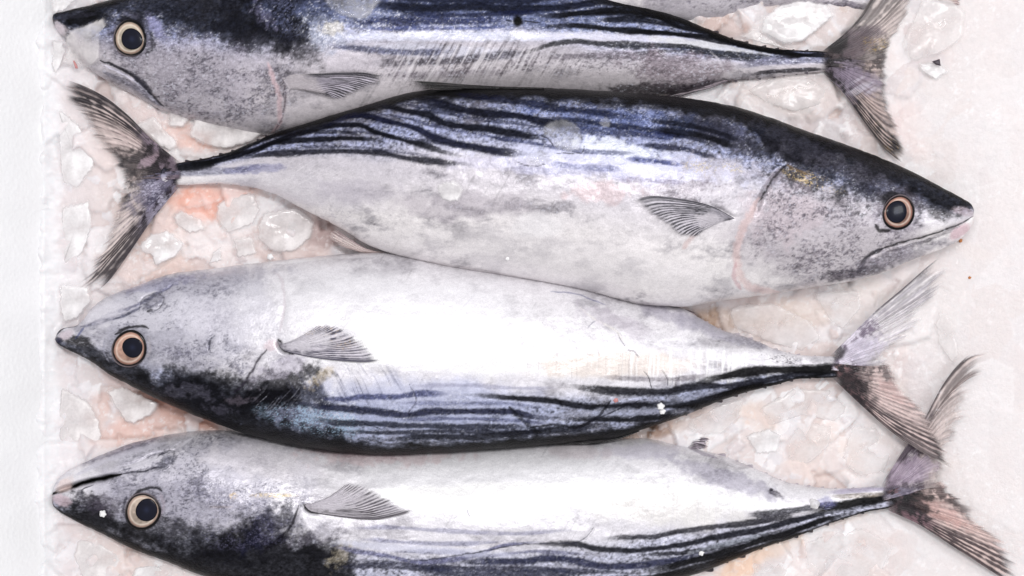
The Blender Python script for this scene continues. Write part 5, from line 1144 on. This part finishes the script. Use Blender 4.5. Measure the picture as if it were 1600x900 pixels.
G = 'loose ice pieces lying on the crushed ice'
P = [
 # name, polygon, height, z, material, label, tilt
 ('ice_slab', [(109,45),(165,24),(169,36),(157,52),(158,72),(156,96),(141,110),(117,108),(92,103),(103,81),(98,60)], 14, lambda x, y: np.maximum(surf_z(A, np.clip(x, 86, 300), y), 10.) + 1, ICE_SOFT, 'frosted wedge of ice lying across the snout of the topmost fish', (0, 0)),
 ('ice_slab', [(82,58),(100,60),(104,82),(92,112),(86,120),(80,110)], 12, 12, ICE_MILK, 'narrow upright white ice sliver between the foam wall and the topmost snout', (.1, 0)),
 ('ice_slab', [(76,-8),(130,-10),(112,8),(104,16),(96,21),(88,20),(84,26),(78,18)], 16, 20, ICE_MILK, 'white ice lump in the upper left corner above the topmost snout', (0, 0)),
 ('ice_chunk', [(290,213),(303,180),(353,177),(380,190),(417,204),(400,222),(353,234),(318,228)], 14, 12, ICE, 'broad flat ice chunk under the throat of the topmost fish', (.04, -.08)),
 ('ice_chunk', [(260,172),(277,166),(300,186),(287,202),(262,200)], 12, 10, ICE, 'small pointed ice chunk just under the jaw corner of the topmost fish', (0, .1)),
 ('ice_chunk', [(207,193),(240,177),(257,200),(283,227),(270,240),(250,230)], 9, 6, ICE, 'pale triangular ice shard above the upper tail lobe at the left', (-.05, 0)),
 ('ice_chunk', [(267,337),(280,325),(320,343),(323,361),(296,367),(270,350)], 10, 5, ICE, 'small oval ice chunk in the salmon pink melt right of the left tail', (.05, .05)),
 ('ice_chunk', [(213,383),(233,363),(263,357),(293,380),(277,403),(242,419),(236,400),(218,396)], 12, 5, ICE_MILK, 'white lumpy ice chunk beside the lower lobe of the left tail', (0, .08)),
 ('ice_chunk', [(337,317),(360,303),(400,298),(410,327),(397,352),(353,368),(333,343)], 12, 5, ICE, 'large ice chunk below the tail stem of the second fish', (.06, 0)),
 ('ice_chunk', [(411,330),(467,320),(494,343),(490,370),(462,396),(425,397),(399,375),(402,345)], 14, 6, ICE, 'largest rounded ice chunk tucked under the belly end of the second fish', (-.05, .04)),
 ('ice_chunk', [(360,371),(396,366),(406,398),(368,406)], 9, 4, ICE, 'square ice chunk above the throat of the third fish', (0, -.06)),
 ('ice_chunk', [(331,393),(347,383),(347,409),(325,414)], 8, 4, ICE_MILK, 'tiny wedge of ice above the throat of the third fish', (0, 0)),
 ('ice_chunk', [(163,610),(187,600),(253,630),(240,650),(207,666),(194,662)], 12, 3, ICE, 'grey angular ice shard in the gap between the heads of the third and lowest fish', (.05, .08)),
 ('ice_chunk', [(95,600),(143,628),(157,655),(162,690),(140,702),(108,722),(92,700),(90,640)], 12, 2, ICE, 'tall milky ice block by the foam wall between the third and lowest noses', (.05, 0)),
 ('ice_chunk', [(120,840),(150,842),(196,868),(190,905),(130,915),(112,870)], 10, -2, ICE, 'milky ice block in the lower left below the lowest fish nose', (0, 0)),
 ('ice_chunk', [(208,885),(240,880),(300,905),(290,930),(220,930),(200,905)], 10, -2, ICE_MILK, 'ice chunk cut by the lower picture edge under the lowest fish', (0, 0)),
 ('ice_chunk', [(90,165),(122,190),(150,238),(150,262),(120,300),(96,290),(92,230)], 9, 2, ICE_MILK, 'smooth milky ice plate under the trailing edge of the left tail', (0, 0)),
 ('ice_chunk', [(96,320),(140,310),(146,350),(130,400),(100,418),(92,380)], 9, 2, ICE_MILK, 'upright milky ice plate left of the lower lobe of the left tail', (0, 0)),
 ('ice_chunk', [(92,440),(140,446),(146,470),(122,500),(98,508),(90,480)], 9, 6, ICE_MILK, 'milky ice plate just above the nose of the third fish', (0, 0)),
 ('ice_chunk', [(1183,50),(1190,27),(1216,7),(1253,-2),(1296,5),(1308,23),(1285,43),(1255,67),(1226,72)], 16, 12, ICE_MILK, 'big frosty ice lump at the top between the fish back and its tail', (.03, .05)),
 ('ice_chunk', [(1150,55),(1180,40),(1190,52),(1224,72),(1236,80),(1200,70),(1165,60)], 8, 6, ICE, 'flat ice shard wedged against the back edge of the topmost tail stem', (0, 0)),
 ('ice_chunk', [(1404,70),(1430,20),(1440,-6),(1480,-12),(1512,18),(1506,60),(1475,84),(1450,92),(1420,100)], 14, 10, ICE, 'clear glassy ice lump at the right behind the topmost tail', (0, 0)),
 ('ice_chunk', [(1433,98),(1468,94),(1486,112),(1463,127),(1436,112)], 7, 6, ICE_MILK, 'small white ice wedge above the faint fin streak at upper right', (0, 0)),
 ('ice_chunk', [(1160,140),(1210,118),(1270,120),(1300,140),(1290,165),(1240,178),(1190,160)], 10, 2, ICE, 'glistening ice sheet below the tail stem of the topmost fish', (0, .03)),
 ('ice_chunk', [(1266,457),(1282,452),(1346,450),(1350,480),(1318,520),(1296,505)], 10, 3, ICE, 'angular ice sheet under the jaw of the second fish', (.03, 0)),
 ('ice_chunk', [(1133,484),(1150,474),(1206,470),(1268,500),(1290,530),(1256,552),(1200,536),(1140,510)], 12, 4, ICE, 'wide ice sheet above the tail stem of the third fish', (0, -.04)),
 ('ice_chunk', [(1160,680),(1200,667),(1226,677),(1218,708),(1182,712)], 12, 2, ICE_MILK, 'rounded ice lump right of the small fin of the lowest fish', (.03, .03)),
 ('ice_chunk', [(1228,720),(1226,690),(1250,655),(1306,662),(1300,697),(1262,730)], 10, 1, ICE, 'five sided ice sheet in the gap above the lowest tail stem', (0, 0)),
 ('ice_chunk', [(1066,672),(1080,652),(1120,632),(1165,618),(1160,650),(1130,680),(1100,682)], 10, 3, ICE, 'ice sheet right below the striped back end of the third fish', (0, 0)),
 ('ice_chunk', [(1180,640),(1240,604),(1300,606),(1330,640),(1310,660),(1250,650),(1200,668)], 10, 2, ICE, 'milky ice sheet below the tail stem of the third fish', (0, 0)),
 ('ice_chunk', [(1330,660),(1370,665),(1400,700),(1385,740),(1340,750),(1310,720)], 8, 1, ICE, 'flat ice sheet left of where two tails cross', (0, 0)),
 ('ice_chunk', [(1250,850),(1290,832),(1350,822),(1400,850),(1380,900),(1300,915),(1255,890)], 9, 0, ICE, 'wide pale ice sheet below the lowest tail stem', (0, 0)),
 ('ice_chunk', [(1130,895),(1180,872),(1230,860),(1240,900),(1190,925)], 9, 0, ICE, 'ice shard in the orange tinted melt at the lower edge', (0, 0)),
 ('ice_chunk', [(1470,480),(1490,500),(1500,560),(1490,575),(1466,540),(1458,500)], 8, 1, ICE, 'thin ridge of clear ice between the two right hand tails', (0, 0)),
]
for i, (nm, poly, h, zb, mt, lb, tl) in enumerate(P):
    if nm == 'ice_chunk' and poly[0][0] > 1050 and mt is ICE: mt = ICE_SOFT
    chunk(nm, poly, h * .5, zb, mt, lb, 700 + 13 * i, tilt=tl, group=G if nm == 'ice_chunk' else None)

chunk('ice_flake', [(680,288),(690,281),(708,279),(722,284),(727,298),(720,316),(702,319),(686,313),(681,300)], 6, on_fish(B), ICE_MILK, 'small frosty ice flake stuck on the side of the second fish', 31, lump=.5)
chunk('ice_flake', [(842,208),(852,190),(880,182),(903,192),(914,212),(910,238),(890,240),(866,236),(860,222)], 5, on_fish(B), ICE_CLEAR, 'thin clear ice flake on the striped back of the second fish', 32, lump=.7)
chunk('ice_flake', [(808,252),(826,238),(850,232),(866,240),(862,256),(836,261)], 3.5, on_fish(B), ICE_CLEAR, 'clear ice sliver left below the larger flake on the second fish', 33, lump=.5)
chunk('ice_flake', [(936,184),(948,180),(957,188),(954,199),(942,202),(934,194)], 4, on_fish(B), ICE_CLEAR, 'round droplet of ice near the back ridge of the second fish', 34, lump=.3)
chunk('ice_flake', [(500,-18),(600,-22),(600,2),(590,14),(585,24),(565,34),(540,30),(515,18),(503,4)], 6, on_fish(A), ICE_CLEAR, 'clear ice plate on the back of the topmost fish at the upper edge', 35, lump=.6)

def crumb(px, py, r, z, mat, label, seed, name='ice_crumb', cat='crumb', lobes=3):
    rr = random.Random(seed)
    bm_v = []; n = 14; m = 18
    co = []
    for i in range(n + 1):
        th = math.pi * i / n
        for j in range(m):
            ph = 2 * math.pi * j / m
            q = 1 + .13 * math.sin((lobes + 2) * ph + seed) * math.sin(th) + .25 * (float(vn(3 * math.cos(ph) * math.sin(th) + 9, 3 * math.sin(ph) * math.sin(th) + 3 * math.cos(th), seed)) - .5) * 2
            x = px + r * q * math.sin(th) * math.cos(ph); y = py + r * q * math.sin(th) * math.sin(ph)
            co.append(W(x, y, z + r * .55 * q * math.cos(th) + r * .3))
    f = [(i * m + j, i * m + (j + 1) % m, (i + 1) * m + (j + 1) % m, (i + 1) * m + j) for i in range(n) for j in range(m)]
    o = make_mesh(name, np.array(co), np.array(f), mat)
    ea = o.data.attributes.new('Edge', 'FLOAT', 'POINT'); ea.data.foreach_set('value', np.ones(len(co), dtype=np.float32))
    recentre(o, W(px, py, z)); tag(o, label, cat)
def sz(F, x, y): return float(surf_z(F, x, y))
crumb(161, 803, 5.2, sz(Dd, 161, 803), CRUMB, 'white crumb on the dark snout of the lowest fish', 1)
crumb(1032, 635, 5.5, sz(C, 1032, 635), CRUMB, 'upper of two white crumbs stuck together on the stripes of the third fish', 2)
crumb(1035, 643, 4.6, sz(C, 1035, 643), CRUMB, 'lower of two white crumbs stuck together on the stripes of the third fish', 3)
crumb(1273, 787, 8, sz(Dd, 1273, 787) - 2, ICE_MILK, 'round pale ice bead on the tail stem of the lowest fish', 4, lobes=2)
crumb(962, 625, 3.6, sz(C, 962, 625) - 1, FLECK, 'small red flesh fleck on the stripes of the third fish', 5, name='flesh_fleck', cat='fleck')
crumb(793, 404, 3, sz(B, 793, 404), CRUMB, 'tiny white crumb low on the belly of the second fish', 6)
crumb(422, 401, 4.5, 24, CRUMB, 'white ice bead at the belly edge of the third fish below the second', 7)
crumb(1096, 864, 4, sz(Dd, 1096, 864), CRUMB, 'pale crumb on the dark stripes of the lowest fish', 8)
crumb(1515, 434, 2.2, 1, RUST, 'dark brown speck on the ice right of the pale tail tips', 9, name='dirt_speck', cat='speck')
crumb(1501, 376, 3, 1, RUST, 'orange brown crumb just below the lip of the second fish', 10, name='dirt_speck', cat='speck')
chunk('fin_shred', [(1456,96),(1468,92),(1470,103),(1462,101)], 3, 17, DARKBIT, 'dark grey shred on the ice behind the topmost tail', 51, cat='shred', lump=.1, rough=.3)
chunk('fin_shred', [(114,95),(116,94),(121,103),(122,107),(118,107)], 3, 30, FLECK, 'thin pink shred on the ice wedge over the topmost snout', 52, cat='shred', lump=.1, rough=.3)
